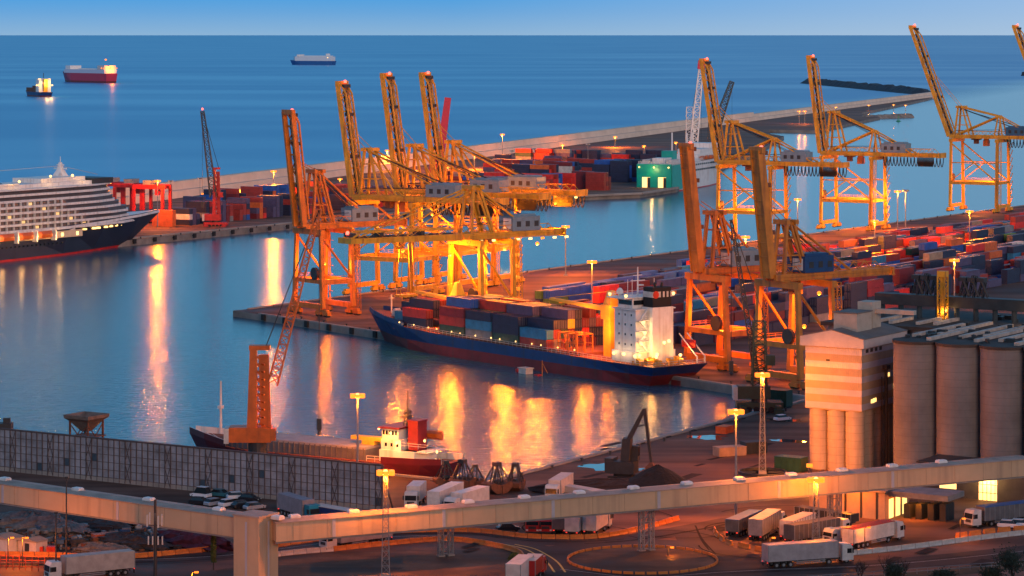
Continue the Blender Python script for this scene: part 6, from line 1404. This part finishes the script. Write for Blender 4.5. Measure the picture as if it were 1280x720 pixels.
# ------------------------------------------------------------------ vegetation
leafm = mat('leaf_dark', (.020, .030, .014), .8, var=.5, scale=.8); twig = mat('bare_twig', (.05, .035, .03), .9, var=.3); bark = mat('bark', (.045, .032, .025), .9, var=.3); leafg = mat('leaf_green', (.05, .085, .02), .8, var=.4, scale=.8)
def tree(label, px, py, h, w, seed, bare=False, m_=None, name='tree', column=False):
    r_ = random.Random(seed); p = gp(px, py); t = thing(name, label, 'tree' if name == 'tree' else 'bush', p)
    tr = MB(); tips = []
    def branch(a, d, ln, r, depth):
        b = a+d*ln; tr.tube(a, b, r, r*.6, 5); tips.append(b)
        if depth == 0: return
        for k in range(3 if depth > 1 else 4):
            nd = (d+Vector((r_.uniform(-1, 1)*.8, r_.uniform(-1, 1)*.8, r_.uniform(-.1, .7)))).normalized(); branch(a.lerp(b, r_.uniform(.55, 1)), nd, ln*r_.uniform(.55, .8), r*.55, depth-1)
    if column: tr.tube((0, 0, 0), (0, 0, h*.97), .12, .03, 6); tips.append(Vector((0, 0, h*.5)))
    for k in range(0 if column else 3 if bare else 2): branch(Vector((r_.uniform(-.3, .3)*w*.3, r_.uniform(-.3, .3)*w*.3, 0)), Vector((r_.uniform(-.35, .35), r_.uniform(-.35, .35), 1)).normalized(), h*.38, .10 if bare else .16, 4 if bare else 3)
    tr.build('trunk', twig if bare else bark, t)
    if bare: return
    cr_ = MB()
    for k in range(1500):
        q = r_.choice(tips)+Vector((r_.gauss(0, w*.16), r_.gauss(0, w*.16), r_.gauss(0, h*.09)))
        if column:
            z = r_.uniform(.15, 1)*h; rr = w*.5*min(1, (h-z)/h*2.2+.1); a0 = r_.uniform(0, 6.3); q = Vector((math.cos(a0)*rr*r_.random()**.5, math.sin(a0)*rr*r_.random()**.5, z))
        if q.z < h*.12: continue
        s = r_.uniform(.10, .26); a = Vector((r_.uniform(-1, 1), r_.uniform(-1, 1), r_.uniform(-1, 1))).normalized(); b = a.orthogonal().normalized()
        cr_.add([q-a*s, q+b*s*.6, q+a*s, q-b*s*.6], [(0, 1, 2, 3)])
    cr_.build('crown', m_ or leafm, t)
tree('bare twiggy bush left of the dark bush at the bottom right', 1078, 728, 4.2, 4, 1, True, name='bush'); tree('bare twiggy bush, taller, right of the first bare one at the bottom', 1108, 728, 5.0, 4, 2, True, name='bush'); tree('bare twiggy bush nearest the dark tree at the bottom', 1130, 726, 4.0, 4, 8, True, name='bush')
tree('dark evergreen bush in the middle of the bottom right verge', 1120, 735, 4.2, 3.2, 3, name='bush'); tree('dark evergreen tree at the bottom right corner', 1268, 733, 6.2, 5, 4); tree('dark low bush left of the corner tree', 1238, 732, 3.2, 4, 5, name='bush'); tree('dark low bush between the bare ones and corner tree', 1180, 734, 3, 4, 6, name='bush')
tree('thin green cypress in front of the concrete gallery tower', 267, 712, 8.2, .9, 7, m_=leafg, column=True); tree('small green bush on the lower road edge', 645, 706, 2.0, 2.0, 9, m_=leafg, name='bush')
vg = smooth(g2([(1000, 730), (1120, 722), (1220, 712), (1330, 700)])); strip('verge', vg, 6, .045, mat('verge_grass', (.03, .035, .015), .9, var=.5, scale=1))
hw_ = MB(); P_ = g2([(1010, 728), (1330, 704)]); a_ = Vector((*P_[0], 0)); b_ = Vector((*P_[1], 0))
rail(hw_, [tuple(Vector((0, 0, 0))), tuple(b_-a_)], 1.0, .05); tag(hw_.build('guard_rail', grey, loc=a_), 'thin grey guard rail along the bottom right verge', 'railing')
